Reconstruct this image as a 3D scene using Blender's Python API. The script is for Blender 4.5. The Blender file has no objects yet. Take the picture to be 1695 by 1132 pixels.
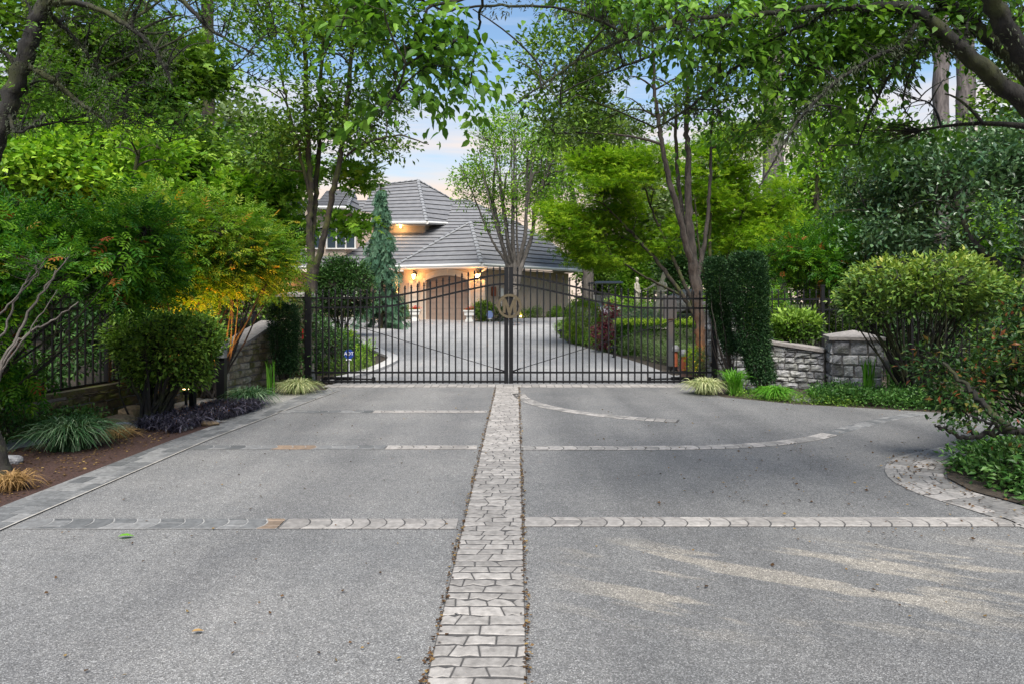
import bpy, math, random
import numpy as np
from mathutils import Vector
R = math.radians
rng = np.random.RandomState(7)
random.seed(7)
S = bpy.context.scene
COL = S.collection

# ------------------------------------------------------------ camera, sky, sun, exposure
cd = bpy.data.cameras.new('camera'); cam = bpy.data.objects.new('camera', cd); COL.objects.link(cam)
cam.location = (0, 0, 1.5); cam.rotation_euler = (R(90), 0, 0)
cd.lens = 24; cd.sensor_width = 36; cd.shift_y = -66/1695; cd.clip_end = 2000; cd.clip_start = 0.05
S.camera = cam
SUN_EL, SUN_AZ = R(58), R(178)          # azimuth clockwise from +Y (north)
w = bpy.data.worlds.new('World'); S.world = w; w.use_nodes = True
nt = w.node_tree; N = nt.nodes; L = nt.links; N.clear()
out = N.new('ShaderNodeOutputWorld'); bg = N.new('ShaderNodeBackground'); L.new(bg.outputs[0], out.inputs[0])
sky = N.new('ShaderNodeTexSky'); sky.sky_type = 'NISHITA'; sky.sun_disc = False
sky.sun_elevation = SUN_EL; sky.sun_rotation = SUN_AZ; sky.air_density = 1.3; sky.dust_density = 1.2; sky.ozone_density = 2.5
tc = N.new('ShaderNodeTexCoord'); sep = N.new('ShaderNodeSeparateXYZ'); L.new(tc.outputs['Generated'], sep.inputs[0])
mp = N.new('ShaderNodeMapping'); mp.inputs['Scale'].default_value = (1.2, 1.2, 11.0); L.new(tc.outputs['Generated'], mp.inputs[0])
ns = N.new('ShaderNodeTexNoise'); ns.inputs['Scale'].default_value = 1.7; ns.inputs['Detail'].default_value = 7; ns.inputs['Roughness'].default_value = .55
L.new(mp.outputs[0], ns.inputs[0])
# clouds: thin streaks, thicker and warmer towards the horizon
hz = N.new('ShaderNodeMapRange'); hz.inputs[1].default_value = 0.08; hz.inputs[2].default_value = 0.34
hz.inputs[3].default_value = 0.40; hz.inputs[4].default_value = 0.0; L.new(sep.outputs[2], hz.inputs[0])
ad = N.new('ShaderNodeMath'); ad.operation = 'ADD'; L.new(ns.outputs[0], ad.inputs[0]); L.new(hz.outputs[0], ad.inputs[1])
cm = N.new('ShaderNodeMapRange'); cm.inputs[1].default_value = 0.50; cm.inputs[2].default_value = 0.80; L.new(ad.outputs[0], cm.inputs[0])
cc = N.new('ShaderNodeValToRGB'); cc.color_ramp.elements[0].position = 0.12; cc.color_ramp.elements[0].color = (1.0, .80, .66, 1)
cc.color_ramp.elements[1].position = 0.34; cc.color_ramp.elements[1].color = (.80, .82, .88, 1)
L.new(sep.outputs[2], cc.inputs[0])
vs = N.new('ShaderNodeVectorMath'); vs.operation = 'SCALE'; vs.inputs['Scale'].default_value = 5.4; L.new(cc.outputs[0], vs.inputs[0])
tn = N.new('ShaderNodeMix'); tn.data_type = 'RGBA'; tn.blend_type = 'MULTIPLY'; tn.inputs[0].default_value = 1
L.new(sky.outputs[0], tn.inputs['A']); tn.inputs['B'].default_value = (.88, .95, .98, 1)
mx = N.new('ShaderNodeMix'); mx.data_type = 'RGBA'; L.new(cm.outputs[0], mx.inputs[0]); L.new(tn.outputs['Result'], mx.inputs['A']); L.new(vs.outputs[0], mx.inputs['B'])
L.new(mx.outputs['Result'], bg.inputs[0]); bg.inputs[1].default_value = 0.10
sd = bpy.data.lights.new('sun', 'SUN'); sd.energy = 3.8; sd.angle = R(38); sd.color = (1, .95, .88)
so = bpy.data.objects.new('sun', sd); COL.objects.link(so)
dv = Vector((math.sin(SUN_AZ)*math.cos(SUN_EL), math.cos(SUN_AZ)*math.cos(SUN_EL), math.sin(SUN_EL)))
so.rotation_euler = dv.to_track_quat('Z', 'Y').to_euler()
S.view_settings.view_transform = 'Standard'; S.view_settings.look = 'None'; S.view_settings.gamma = 1
S.view_settings.exposure = 1.0
S.cycles.max_bounces = 8; S.cycles.diffuse_bounces = 4; S.cycles.transmission_bounces = 4; S.cycles.glossy_bounces = 2
S.cycles.caustics_reflective = False; S.cycles.caustics_refractive = False

# ------------------------------------------------------------ measuring helpers
F = 1130.0
def gz(y):
    return float(np.clip((y-12.5)*0.0231, 0, 0.55))
def W(px, py, Y):
    return np.array([(px-847.5)*Y/F, Y, 1.5-(py-500)*Y/F])
def G(px, Y, dz=0):                      # on the ground at depth Y
    return np.array([(px-847.5)*Y/F, Y, gz(Y)+dz])

# ------------------------------------------------------------ mesh helpers
class MB:
    """collects blocks of vertices and faces; build() links them as ONE mesh object"""
    def __init__(s): s.V = []; s.Fb = []; s.n = 0
    def add(s, V, faces, rnd=None):
        V = np.asarray(V, float).reshape(-1, 3)
        if isinstance(faces, np.ndarray): faces = [faces]
        else:
            by = {}
            for f in faces: by.setdefault(len(f), []).append(f)
            faces = [np.array(v) for v in by.values()]
        for f in faces:
            if len(f):
                r = rnd if rnd is not None and np.ndim(rnd) == 1 and len(rnd) == len(f) else np.full(len(f), rng.rand() if rnd is None or np.ndim(rnd) else rnd)
                s.Fb.append((f+s.n, r))
        s.V.append(V); s.n += len(V); return s
    def box(s, c, h, rz=0, rnd=None, ax=None):
        c = np.array(c, float)
        g = np.array([[x, y, z] for x in (-1, 1) for y in (-1, 1) for z in (-1, 1)], float)*np.array(h)
        if ax is not None: g = g@np.array(ax)
        elif rz: g = g@np.array([[math.cos(rz), math.sin(rz), 0], [-math.sin(rz), math.cos(rz), 0], [0, 0, 1]])
        return s.add(g+c, [(0, 1, 3, 2), (4, 6, 7, 5), (0, 4, 5, 1), (2, 3, 7, 6), (0, 2, 6, 4), (1, 5, 7, 3)], rnd)
    def tube(s, P, r, n=8, cap=True, rnd=None):
        P = np.asarray(P, float); m = len(P); r = np.broadcast_to(np.asarray(r, float), (m,))
        V, Fq = tubes(P[None], r[None], n); s.add(V, Fq, rnd)
        if cap: s.add(np.vstack([V[:n], V[-n:]]), [tuple(range(n-1, -1, -1)), tuple(range(n, 2*n))], rnd)
        return s
    def lathe(s, c, prof, n=16, rnd=None):
        c = np.array(c, float); a = np.arange(n)*2*math.pi/n
        V = np.array([[c[0]+r*math.cos(t), c[1]+r*math.sin(t), c[2]+z] for r, z in prof for t in a])
        fs = [(i*n+j, i*n+(j+1) % n, (i+1)*n+(j+1) % n, (i+1)*n+j) for i in range(len(prof)-1) for j in range(n)]
        s.add(V, fs, rnd); k = len(prof)
        return s.add(np.vstack([V[:n], V[-n:]]), [tuple(range(n-1, -1, -1)), tuple(range(n, 2*n))], rnd)
    def poly(s, P, rnd=None):
        return s.add(P, [tuple(range(len(P)))], rnd)
    def prism(s, P, d, rnd=None):
        """polygon P extruded by vector d"""
        P = np.asarray(P, float); n = len(P); Q = P+np.array(d)
        return s.add(np.vstack([P, Q]), [tuple(range(n)), tuple(range(2*n-1, n-1, -1))]+[(i, i+n, (i+1) % n+n, (i+1) % n) for i in range(n)], rnd)
    def mesh(s, name, smooth=False):
        me = bpy.data.meshes.new(name)
        V = np.vstack(s.V) if s.V else np.zeros((0, 3))
        me.vertices.add(len(V)); me.vertices.foreach_set('co', V.astype(np.float32).ravel())
        tot = np.concatenate([np.full(len(f), f.shape[1]) for f, _ in s.Fb]); idx = np.concatenate([f.ravel() for f, _ in s.Fb])
        me.loops.add(len(idx)); me.loops.foreach_set('vertex_index', idx.astype(np.int32))
        me.polygons.add(len(tot)); st = np.concatenate([[0], np.cumsum(tot)[:-1]]); me.polygons.foreach_set('loop_start', st.astype(np.int32))
        me.update(calc_edges=True)
        a = me.attributes.new('rnd', 'FLOAT', 'FACE'); a.data.foreach_set('value', np.concatenate([r for _, r in s.Fb]).astype(np.float32))
        me.polygons.foreach_set('use_smooth', np.full(len(tot), bool(smooth)))
        return me
    def build(s, name, mat, parent=None, smooth=False):
        me = s.mesh(name, smooth); me.materials.append(mat)
        o = bpy.data.objects.new(name, me); COL.objects.link(o)
        if parent is not None:
            o.parent = parent
            root = parent
            loc = Vector((0, 0, 0)); rz = 0
            while root is not None: loc += root.location; root = root.parent
            me.transform(__import__('mathutils').Matrix.Translation(-loc))
        return o

def tubes(P, r, n=4):
    """P (k,m,3), r (k,m) -> one block"""
    k, m, _ = P.shape
    T = np.gradient(P, axis=1); T /= np.linalg.norm(T, axis=2, keepdims=True)+1e-9
    mean = np.abs(T.mean(1)); ref = np.zeros((k, 3)); ref[np.arange(k), mean.argmin(1)] = 1
    A = np.cross(T, ref[:, None, :]); A /= np.linalg.norm(A, axis=2, keepdims=True)+1e-9
    B = np.cross(T, A)
    a = np.arange(n)*2*math.pi/n
    V = P[:, :, None, :]+r[:, :, None, None]*(np.cos(a)[None, None, :, None]*A[:, :, None, :]+np.sin(a)[None, None, :, None]*B[:, :, None, :])
    base = (np.arange(k)*m*n)[:, None, None]+(np.arange(m-1)*n)[None, :, None]
    j = np.arange(n)[None, None, :]; j2 = (np.arange(n)+1) % n; j2 = j2[None, None, :]
    Fq = np.stack([base+j, base+j2, base+n+j2, base+n+j], -1).reshape(-1, 4)
    return V.reshape(-1, 3), Fq

def spline(P, n):
    """catmull-rom through P (rows may carry a radius), n samples per span"""
    P = np.asarray(P, float); Q = np.vstack([2*P[0]-P[1], P, 2*P[-1]-P[-2]]); o = []
    for i in range(1, len(Q)-2):
        for t in np.arange(n)/n:
            a, b, c, d = Q[i-1], Q[i], Q[i+1], Q[i+2]
            o.append(.5*((2*b)+(c-a)*t+(2*a-5*b+4*c-d)*t*t+(3*b-a-3*c+d)*t**3))
    o.append(P[-1]); return np.array(o)

def tag(o, label=None, cat=None, group=None, kind=None):
    if label: o['label'] = label
    if cat: o['category'] = cat
    if group: o['group'] = group
    if kind: o['kind'] = kind
    return o
def thing(name, label, cat, loc=(0, 0, 0), group=None):
    o = bpy.data.objects.new(name, None); COL.objects.link(o); o.location = Vector([float(v) for v in loc]); o.empty_display_size = .1
    return tag(o, label, cat, group)
def copy_tree(o, parent=None):
    c = o.copy(); COL.objects.link(c); c.parent = parent
    for ch in list(o.children): copy_tree(ch, c)
    return c

# ------------------------------------------------------------ materials
def mat(name):
    m = bpy.data.materials.new(name); m.use_nodes = True; n = m.node_tree
    b = n.nodes['Principled BSDF']; return m, n, b
def nd(n, t, **kw):
    x = n.nodes.new(t)
    for k, v in kw.items():
        if k.startswith('i_'): x.inputs[k[2:].replace('_', ' ')].default_value = v
        else: setattr(x, k, v)
    return x
def ramp(n, fac, stops, interp='LINEAR'):
    c = n.nodes.new('ShaderNodeValToRGB'); e = c.color_ramp; e.interpolation = interp
    while len(e.elements) < len(stops): e.elements.new(.5)
    for el, (p, col) in zip(e.elements, stops): el.position = p; el.color = (*col, 1)
    n.links.new(fac, c.inputs[0]); return c.outputs[0]
def geo_pos(n):
    return n.nodes.new('ShaderNodeNewGeometry').outputs['Position']
def noise(n, vec, scale, detail=3, rough=.5, out_=0):
    x = nd(n, 'ShaderNodeTexNoise', i_Scale=scale, i_Detail=detail, i_Roughness=rough); n.links.new(vec, x.inputs[0]); return x.outputs[out_]
def mixc(n, fac, a, b, mode='MIX'):
    x = n.nodes.new('ShaderNodeMix'); x.data_type = 'RGBA'; x.blend_type = mode
    for v, k in ((fac, 0), (a, 'A'), (b, 'B')):
        if hasattr(v, 'is_output'): n.links.new(v, x.inputs[k])
        else: x.inputs[k].default_value = v if k == 0 else (*v, 1)
    return x.outputs['Result']
def bump(n, b, h, dist=.01, strength=1):
    x = nd(n, 'ShaderNodeBump', i_Strength=strength, i_Distance=dist); n.links.new(h, x.inputs['Height']); n.links.new(x.outputs[0], b.inputs['Normal']); return x
def attr(n, name='rnd'):
    return nd(n, 'ShaderNodeAttribute', attribute_name=name).outputs['Fac']
def obj(n): return n.nodes.new('ShaderNodeTexCoord').outputs['Object']

def leafmat(name, stops, transl=.25, rough=.5, tint=1.35, spec=.16):
    m, n, b = mat(name)
    c = ramp(n, attr(n), stops)
    n.links.new(c, b.inputs['Base Color']); b.inputs['Roughness'].default_value = rough; b.inputs['Specular IOR Level'].default_value = spec
    t = n.nodes.new('ShaderNodeBsdfTranslucent')
    c2 = mixc(n, 1.0, c, (tint*1.15, tint*1.25, tint*.55), 'MULTIPLY'); n.links.new(c2, t.inputs[0])
    mxs = nd(n, 'ShaderNodeMixShader'); mxs.inputs[0].default_value = transl*.72
    n.links.new(b.outputs[0], mxs.inputs[1]); n.links.new(t.outputs[0], mxs.inputs[2])
    n.links.new(mxs.outputs[0], n.nodes['Material Output'].inputs[0]); return m
def simple(name, col, rough=.6, metal=0, nscale=0, namp=.15, bdist=0, spec=.5):
    m, n, b = mat(name); b.inputs['Roughness'].default_value = rough; b.inputs['Metallic'].default_value = metal; b.inputs['Specular IOR Level'].default_value = spec
    if nscale:
        x = noise(n, obj(n), nscale, 5, .6)
        c = ramp(n, x, [(.3, tuple(v*(1-namp) for v in col)), (.7, tuple(min(1, v*(1+namp)) for v in col))]); n.links.new(c, b.inputs['Base Color'])
        if bdist: bump(n, b, x, bdist)
    else: b.inputs['Base Color'].default_value = (*col, 1)
    return m
M = {}
M['leaf_mid'] = leafmat('leaf_mid', [(0, (.022, .055, .009)), (.45, (.085, .172, .022)), (1, (.27, .40, .06))])
M['leaf_near'] = leafmat('leaf_near', [(0, (.014, .045, .007)), (.45, (.065, .155, .018)), (1, (.21, .37, .05))], .42, .45)
M['leaf_dark'] = leafmat('leaf_dark', [(0, (.010, .032, .010)), (.5, (.03, .08, .02)), (1, (.10, .19, .05))], .2, .4)
M['leaf_lime'] = leafmat('leaf_lime', [(0, (.045, .13, .006)), (.45, (.14, .27, .010)), (1, (.38, .50, .03))], .45, .6)
M['leaf_bright'] = leafmat('leaf_bright', [(0, (.03, .095, .007)), (.45, (.12, .26, .018)), (1, (.37, .53, .06))], .4, .45)
M['leaf_grey'] = leafmat('leaf_grey', [(0, (.06, .10, .035)), (.5, (.13, .19, .07)), (1, (.27, .35, .16))], .3, .6)
M['leaf_laurel'] = leafmat('leaf_laurel', [(0, (.02, .055, .022)), (.5, (.06, .13, .05)), (1, (.20, .31, .15))], .2, .3, spec=.6)
M['leaf_nandina'] = leafmat('leaf_nandina', [(0, (.010, .045, .008)), (.45, (.04, .14, .012)), (.88, (.17, .33, .02)), (.92, (.26, .08, .02)), (1, (.36, .07, .03))], .35, .35)
M['leaf_gold'] = leafmat('leaf_gold', [(0, (.03, .09, .008)), (.5, (.10, .21, .015)), (.85, (.24, .30, .03)), (1, (.42, .18, .02))], .45, .4)
M['leaf_redtip'] = leafmat('leaf_redtip', [(0, (.008, .025, .008)), (.6, (.035, .085, .018)), (.78, (.11, .15, .03)), (.84, (.15, .06, .02)), (.95, (.24, .06, .03)), (1, (.38, .10, .05))], .25, .35)
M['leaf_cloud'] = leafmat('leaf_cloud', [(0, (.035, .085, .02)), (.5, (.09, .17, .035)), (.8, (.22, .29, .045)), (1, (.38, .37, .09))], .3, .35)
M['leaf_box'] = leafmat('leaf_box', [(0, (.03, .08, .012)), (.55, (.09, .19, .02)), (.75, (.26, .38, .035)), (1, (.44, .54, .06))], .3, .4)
M['leaf_yew'] = leafmat('leaf_yew', [(0, (.005, .018, .006)), (.6, (.018, .052, .016)), (1, (.09, .17, .055))], .12, .45)
M['leaf_burgundy'] = leafmat('leaf_burgundy', [(0, (.035, .010, .018)), (.6, (.11, .022, .040)), (1, (.24, .07, .06))], .3, .4)
M['leaf_fir'] = leafmat('leaf_fir', [(0, (.035, .09, .055)), (.5, (.07, .15, .09)), (1, (.14, .24, .15))], .2, .6)
M['leaf_blue'] = leafmat('leaf_blue', [(0, (.07, .12, .09)), (1, (.18, .26, .20))], .25, .6)
M['ivy'] = leafmat('ivy', [(0, (.015, .05, .012)), (.5, (.045, .12, .022)), (1, (.15, .27, .07))], .2, .3)
M['lichen'] = leafmat('lichen', [(0, (.02, .025, .015)), (1, (.12, .14, .09))], .15, .9)
M['grass_dark'] = leafmat('grass_dark', [(0, (.018, .05, .018)), (.7, (.045, .10, .04)), (1, (.24, .32, .20))], .3, .5)
M['grass_cream'] = leafmat('grass_cream', [(0, (.08, .12, .04)), (.4, (.25, .30, .13)), (1, (.60, .58, .34))], .35, .5)
M['grass_green'] = leafmat('grass_green', [(0, (.04, .13, .01)), (.6, (.09, .26, .02)), (1, (.17, .36, .05))], .4, .4)
M['grass_black'] = leafmat('grass_black', [(0, (.010, .008, .014)), (.6, (.03, .027, .04)), (1, (.12, .11, .14))], .1, .3)
M['grass_tan'] = leafmat('grass_tan', [(0, (.16, .09, .035)), (1, (.38, .24, .10))], .3, .6)
M['flower_red'] = leafmat('flower_red', [(0, (.4, .01, .015)), (1, (.6, .05, .05))], .2, .5)

def barkmat(name, c1, c2, moss=0, sc=14):
    m, n, b = mat(name); p = obj(n)
    mp_ = nd(n, 'ShaderNodeMapping'); mp_.inputs['Scale'].default_value = (1, 1, .22); n.links.new(p, mp_.inputs[0])
    x = noise(n, mp_.outputs[0], sc, 6, .65)
    c = ramp(n, x, [(.32, c1), (.68, c2)])
    if moss:
        y = noise(n, p, 3.5, 4, .6); f = ramp(n, y, [(.5-.1*moss, (0, 0, 0)), (.62, (moss, moss, moss))])
        c = mixc(n, f, c, (.09, .11, .015))
    n.links.new(c, b.inputs['Base Color']); b.inputs['Roughness'].default_value = .95; bump(n, b, x, .03, .9); return m
M['bark_dark'] = barkmat('bark_dark', (.0035, .003, .0025), (.024, .021, .017), .3, 22)
M['bark_grey'] = barkmat('bark_grey', (.014, .011, .009), (.075, .060, .048), 0, 18)
M['bark_moss'] = barkmat('bark_moss', (.010, .008, .006), (.055, .042, .032), .5, 18)
M['bark_fir'] = barkmat('bark_fir', (.035, .03, .03), (.17, .145, .14), sc=9)
M['bark_pale'] = barkmat('bark_pale', (.05, .042, .035), (.145, .128, .112))

def aggregate(name, dark, lite, pale_streaks=True):
    m, n, b = mat(name); p = geo_pos(n)
    v = nd(n, 'ShaderNodeTexVoronoi', i_Scale=190.0); n.links.new(p, v.inputs[0])
    g = nd(n, 'ShaderNodeSeparateColor'); n.links.new(v.outputs['Color'], g.inputs[0])
    c = ramp(n, g.outputs[0], [(0, dark), (.45, tuple((a+b_)/2*.92 for a, b_ in zip(dark, lite))), (.85, lite), (1, tuple(min(1, x*1.6) for x in lite))])
    v2 = nd(n, 'ShaderNodeTexVoronoi', i_Scale=85.0); n.links.new(p, v2.inputs[0]); g2 = nd(n, 'ShaderNodeSeparateColor'); n.links.new(v2.outputs['Color'], g2.inputs[0])
    peb = ramp(n, g2.outputs[1], [(.80, (1, 1, 1)), (.86, (1.35, 1.33, 1.28)), (.93, (1.3, 1.28, 1.25)), (.95, (.62, .60, .58))], 'CONSTANT'); c = mixc(n, ramp(n, v2.outputs['Distance'], [(.25, (1, 1, 1)), (.5, (0, 0, 0))]), c, mixc(n, 1, c, peb, 'MULTIPLY'))
    mt = nd(n, 'ShaderNodeMapping'); mt.inputs['Scale'].default_value = (1.6, .16, 1); n.links.new(p, mt.inputs[0]); tr = noise(n, mt.outputs[0], 1.0, 3, .5)
    c = mixc(n, 1, c, ramp(n, tr, [(.32, (.80, .80, .81)), (.6, (1.06, 1.055, 1.05))]), 'MULTIPLY')
    w1 = noise(n, p, 1.1, 5, .6); c = mixc(n, 1, c, ramp(n, w1, [(.3, (.84, .85, .85)), (.7, (1.12, 1.11, 1.08))]), 'MULTIPLY')
    w3 = noise(n, p, 14, 4, .7); c = mixc(n, 1, c, ramp(n, w3, [(.3, (.88, .88, .89)), (.7, (1.1, 1.1, 1.1))]), 'MULTIPLY')
    if pale_streaks:   # warm pale streaks over a darker tone on the right side
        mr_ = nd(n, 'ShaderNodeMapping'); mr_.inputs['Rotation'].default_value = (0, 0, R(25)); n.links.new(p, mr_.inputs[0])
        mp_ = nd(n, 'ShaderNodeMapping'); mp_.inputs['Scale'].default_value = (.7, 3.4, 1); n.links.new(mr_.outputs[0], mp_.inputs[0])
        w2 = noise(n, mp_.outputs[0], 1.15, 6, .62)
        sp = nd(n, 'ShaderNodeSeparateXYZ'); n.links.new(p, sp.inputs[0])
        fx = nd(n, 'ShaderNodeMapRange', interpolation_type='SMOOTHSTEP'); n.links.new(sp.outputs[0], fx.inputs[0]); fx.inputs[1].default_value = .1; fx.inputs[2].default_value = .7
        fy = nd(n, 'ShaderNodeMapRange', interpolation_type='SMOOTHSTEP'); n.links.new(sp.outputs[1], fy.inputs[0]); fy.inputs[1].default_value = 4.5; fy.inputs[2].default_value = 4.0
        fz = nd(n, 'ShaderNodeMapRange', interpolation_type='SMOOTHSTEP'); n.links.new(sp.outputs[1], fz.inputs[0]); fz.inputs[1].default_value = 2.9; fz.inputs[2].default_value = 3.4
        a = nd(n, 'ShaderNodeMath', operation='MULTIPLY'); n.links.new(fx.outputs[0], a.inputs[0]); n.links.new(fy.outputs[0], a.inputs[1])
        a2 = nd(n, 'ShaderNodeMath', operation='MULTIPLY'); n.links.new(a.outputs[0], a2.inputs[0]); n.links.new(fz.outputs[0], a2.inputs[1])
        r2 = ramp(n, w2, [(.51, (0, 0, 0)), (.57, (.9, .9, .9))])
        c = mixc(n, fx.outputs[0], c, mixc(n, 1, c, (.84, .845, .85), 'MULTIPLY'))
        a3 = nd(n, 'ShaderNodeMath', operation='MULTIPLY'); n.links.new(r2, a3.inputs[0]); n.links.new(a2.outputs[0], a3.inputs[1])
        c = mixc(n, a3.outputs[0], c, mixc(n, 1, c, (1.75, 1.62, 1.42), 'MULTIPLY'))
    n.links.new(c, b.inputs['Base Color']); b.inputs['Roughness'].default_value = .85; b.inputs['Specular IOR Level'].default_value = .25
    bump(n, b, v.outputs['Distance'], .006, .8); return m
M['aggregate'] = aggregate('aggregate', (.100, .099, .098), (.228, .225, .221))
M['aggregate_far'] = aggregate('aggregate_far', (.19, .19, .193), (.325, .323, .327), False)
def paver(name, stops, joint):
    m, n, b = mat(name); p = geo_pos(n); c = ramp(n, attr(n), stops)
    x = noise(n, p, 22, 6, .65); c = mixc(n, 1, c, ramp(n, x, [(.3, (.62, .61, .59)), (.7, (1.22, 1.21, 1.18))]), 'MULTIPLY')
    n.links.new(c, b.inputs['Base Color']); b.inputs['Roughness'].default_value = .75; bump(n, b, x, .006, .6); return m
M['paver_pale'] = paver('paver_pale', [(0, (.20, .188, .178)), (.5, (.255, .24, .227)), (1, (.32, .30, .283))], 0)
M['paver_dark'] = paver('paver_dark', [(0, (.08, .083, .086)), (.5, (.12, .123, .126)), (1, (.19, .19, .19))], 0)
M['paver_mid'] = paver('paver_mid', [(0, (.15, .145, .14)), (.5, (.22, .21, .20)), (1, (.32, .30, .285))], 0)
M['paver_rust'] = paver('paver_rust', [(0, (.15, .11, .08)), (1, (.23, .165, .115))], 0)
M['joint_dark'] = simple('joint_dark', (.05, .047, .045), .95, 0, 30, .4)
M['joint_pale'] = simple('joint_pale', (.24, .235, .225), .9, 0, 30, .3)
M['edge_pale'] = simple('edge_pale', (.30, .28, .25), .9, 0, 20, .3)
M['mulch'] = simple('mulch', (.050, .022, .015), .95, 0, 60, .7, .03)
M['soil'] = simple('soil', (.05, .038, .026), .95, 0, 25, .5, .03)
M['ground'] = simple('ground', (.045, .06, .02), .95, 0, 4, .5, .03)
M['gravel'] = simple('gravel', (.26, .25, .23), .9, 0, 70, .5, .02)
M['concrete'] = simple('concrete', (.40, .39, .38), .85, 0, 6, .15, .004)
M['black_metal'] = simple('black_metal', (.006, .006, .007), .45, .0, 0, spec=.3)
M['brass'] = simple('brass', (.10, .078, .045), .55, .4, 40, .15)
M['steel'] = simple('steel', (.16, .165, .17), .6, .3, 8, .1)
M['white_paint'] = simple('white_paint', (.72, .70, .66), .5, 0, 5, .05)
M['trim'] = simple('trim', (.60, .55, .49), .55, 0, 5, .05)
M['stucco'] = simple('stucco', (.50, .405, .32), .85, 0, 9, .08, .003)
M['block'] = simple('block', (.55, .50, .43), .8, 0, 9, .1, .003)
M['garage'] = simple('garage', (.27, .205, .165), .55, 0, 4, .06)
M['glass'] = simple('glass', (.05, .07, .09), .05, 0, spec=1.0)
M['copper'] = simple('copper', (.26, .07, .03), .5, .2, 20, .3)
M['marble'] = simple('marble', (.46, .42, .35), .7, 0, 12, .25, .004)
M['blue_sign'] = simple('blue_sign', (.02, .06, .30), .35)
M['sign_white'] = simple('sign_white', (.75, .75, .78), .5)
M['sign_red'] = simple('sign_red', (.5, .03, .02), .5)
M['cart_roof'] = simple('cart_roof', (.02, .03, .05), .4)
M['cart_body'] = simple('cart_body', (.03, .04, .09), .3)
M['rubber'] = simple('rubber', (.02, .02, .02), .8)
M['cap'] = simple('cap', (.24, .22, .205), .85, 0, 18, .25, .01)
M['debris'] = leafmat('debris', [(0, (.035, .02, .01)), (.7, (.10, .055, .025)), (1, (.25, .17, .06))], .1, .8)
M['gunmetal'] = simple('gunmetal', (.045, .048, .05), .55)
m_, n_, b_ = mat('clear_glass'); b_.inputs['Transmission Weight'].default_value = 1; b_.inputs['Roughness'].default_value = .02; b_.inputs['IOR'].default_value = 1.05; M['clear_glass'] = m_
def roofmat():
    m, n, b = mat('roof_tile'); p = obj(n)
    x = noise(n, p, 3, 5, .6); a = attr(n)
    c = ramp(n, a, [(0, (.128, .129, .135)), (1, (.172, .174, .18))])
    c = mixc(n, 1, c, ramp(n, x, [(.3, (.85, .85, .86)), (.7, (1.18, 1.16, 1.14))]), 'MULTIPLY')
    n.links.new(c, b.inputs['Base Color']); b.inputs['Roughness'].default_value = .75; y = noise(n, p, 22, 4, .6); bump(n, b, y, .02, .6); return m
M['roof'] = roofmat()
M['roof_cap'] = simple('roof_cap', (.20, .203, .21), .75, 0, 12, .2, .01)
def stonemat(name, stops, moss):
    m, n, b = mat(name); p = obj(n); c = ramp(n, attr(n), stops)
    x = noise(n, p, 16, 7, .7); c = mixc(n, 1, c, ramp(n, x, [(.3, (.5, .5, .5)), (.72, (1.35, 1.33, 1.3))]), 'MULTIPLY')
    if moss:
        y = noise(n, p, 5, 5, .6); c = mixc(n, ramp(n, y, [(.45, (0, 0, 0)), (.6, (moss, moss, moss))]), c, (.10, .115, .015))
    n.links.new(c, b.inputs['Base Color']); b.inputs['Roughness'].default_value = .95; bump(n, b, x, .035, 1); return m
M['stone_grey'] = stonemat('stone_grey', [(0, (.13, .13, .14)), (.4, (.28, .285, .30)), (1, (.50, .50, .50))], .25)
M['stone_tan'] = stonemat('stone_tan', [(0, (.20, .16, .10)), (.5, (.34, .29, .21)), (1, (.50, .45, .36))], .75)
M['stone_moss'] = stonemat('stone_moss', [(0, (.06, .05, .03)), (1, (.12, .10, .06))], .9)
M['mortar'] = simple('mortar', (.16, .15, .14), .95, 0, 30, .3, .01)
M['boulder'] = stonemat('boulder', [(0, (.18, .18, .19)), (1, (.34, .34, .35))], .15)
def glow(name, col, st):
    m, n, b = mat(name); b.inputs['Emission Color'].default_value = (*col, 1); b.inputs['Emission Strength'].default_value = st; b.inputs['Base Color'].default_value = (*col, 1); return m
M['lamp_glow'] = glow('lamp_glow', (1, .62, .25), 9)
M['window_glow'] = glow('window_glow', (1, .55, .18), 1.1)

# ------------------------------------------------------------ foliage
def kite(a, wd, cup=.08, x0=0, y0=0, ang=0):
    v = np.array([[0, 0, 0], [wd, .45*a, cup], [0, a, -.04], [-wd, .45*a, cup]], float)
    ca, sa = math.cos(ang), math.sin(ang); v[:, :2] = v[:, :2]@np.array([[ca, sa], [-sa, ca]]); v[:, 0] += x0; v[:, 1] += y0; return v
TM = {}
TM['flat'] = (kite(1, .26), [(0, 1, 2, 3)])
TM['wide'] = (kite(1, .38), [(0, 1, 2, 3)])
TM['thin'] = (kite(1, .13), [(0, 1, 2, 3)])
TM['fold'] = (np.array([[0, 0, 0], [0, .5, -.03], [0, 1, -.16], [-.25, .42, .07], [.25, .42, .07]]), [(0, 1, 3), (1, 2, 3), (0, 4, 1), (1, 4, 2)])
TM['ovate'] = (np.array([[0, 0, 0], [0, .35, .0], [0, .7, -.05], [0, 1.05, -.18], [-.23, .22, .07], [-.25, .58, .03], [.23, .22, .07], [.25, .58, .03]]),
               [(0, 1, 4), (1, 2, 5, 4), (2, 3, 5), (0, 6, 1), (1, 6, 7, 2), (2, 7, 3)])
def fan(n, spread, wd, l0=.6):
    V = []; Fs = []
    for i in range(n):
        a = (i/(n-1)-.5)*spread; k = kite(1-(1-l0)*abs(i/(n-1)-.5)*2, wd, .05, ang=a); V.append(k); Fs.append(tuple(4*i+j for j in range(4)))
    return np.vstack(V), Fs
TM['maple'] = fan(5, R(230), .20)
TM['palm'] = fan(5, R(200), .09)
v1, f1 = fan(3, R(90), .12); TM['tri'] = (v1, f1)
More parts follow.
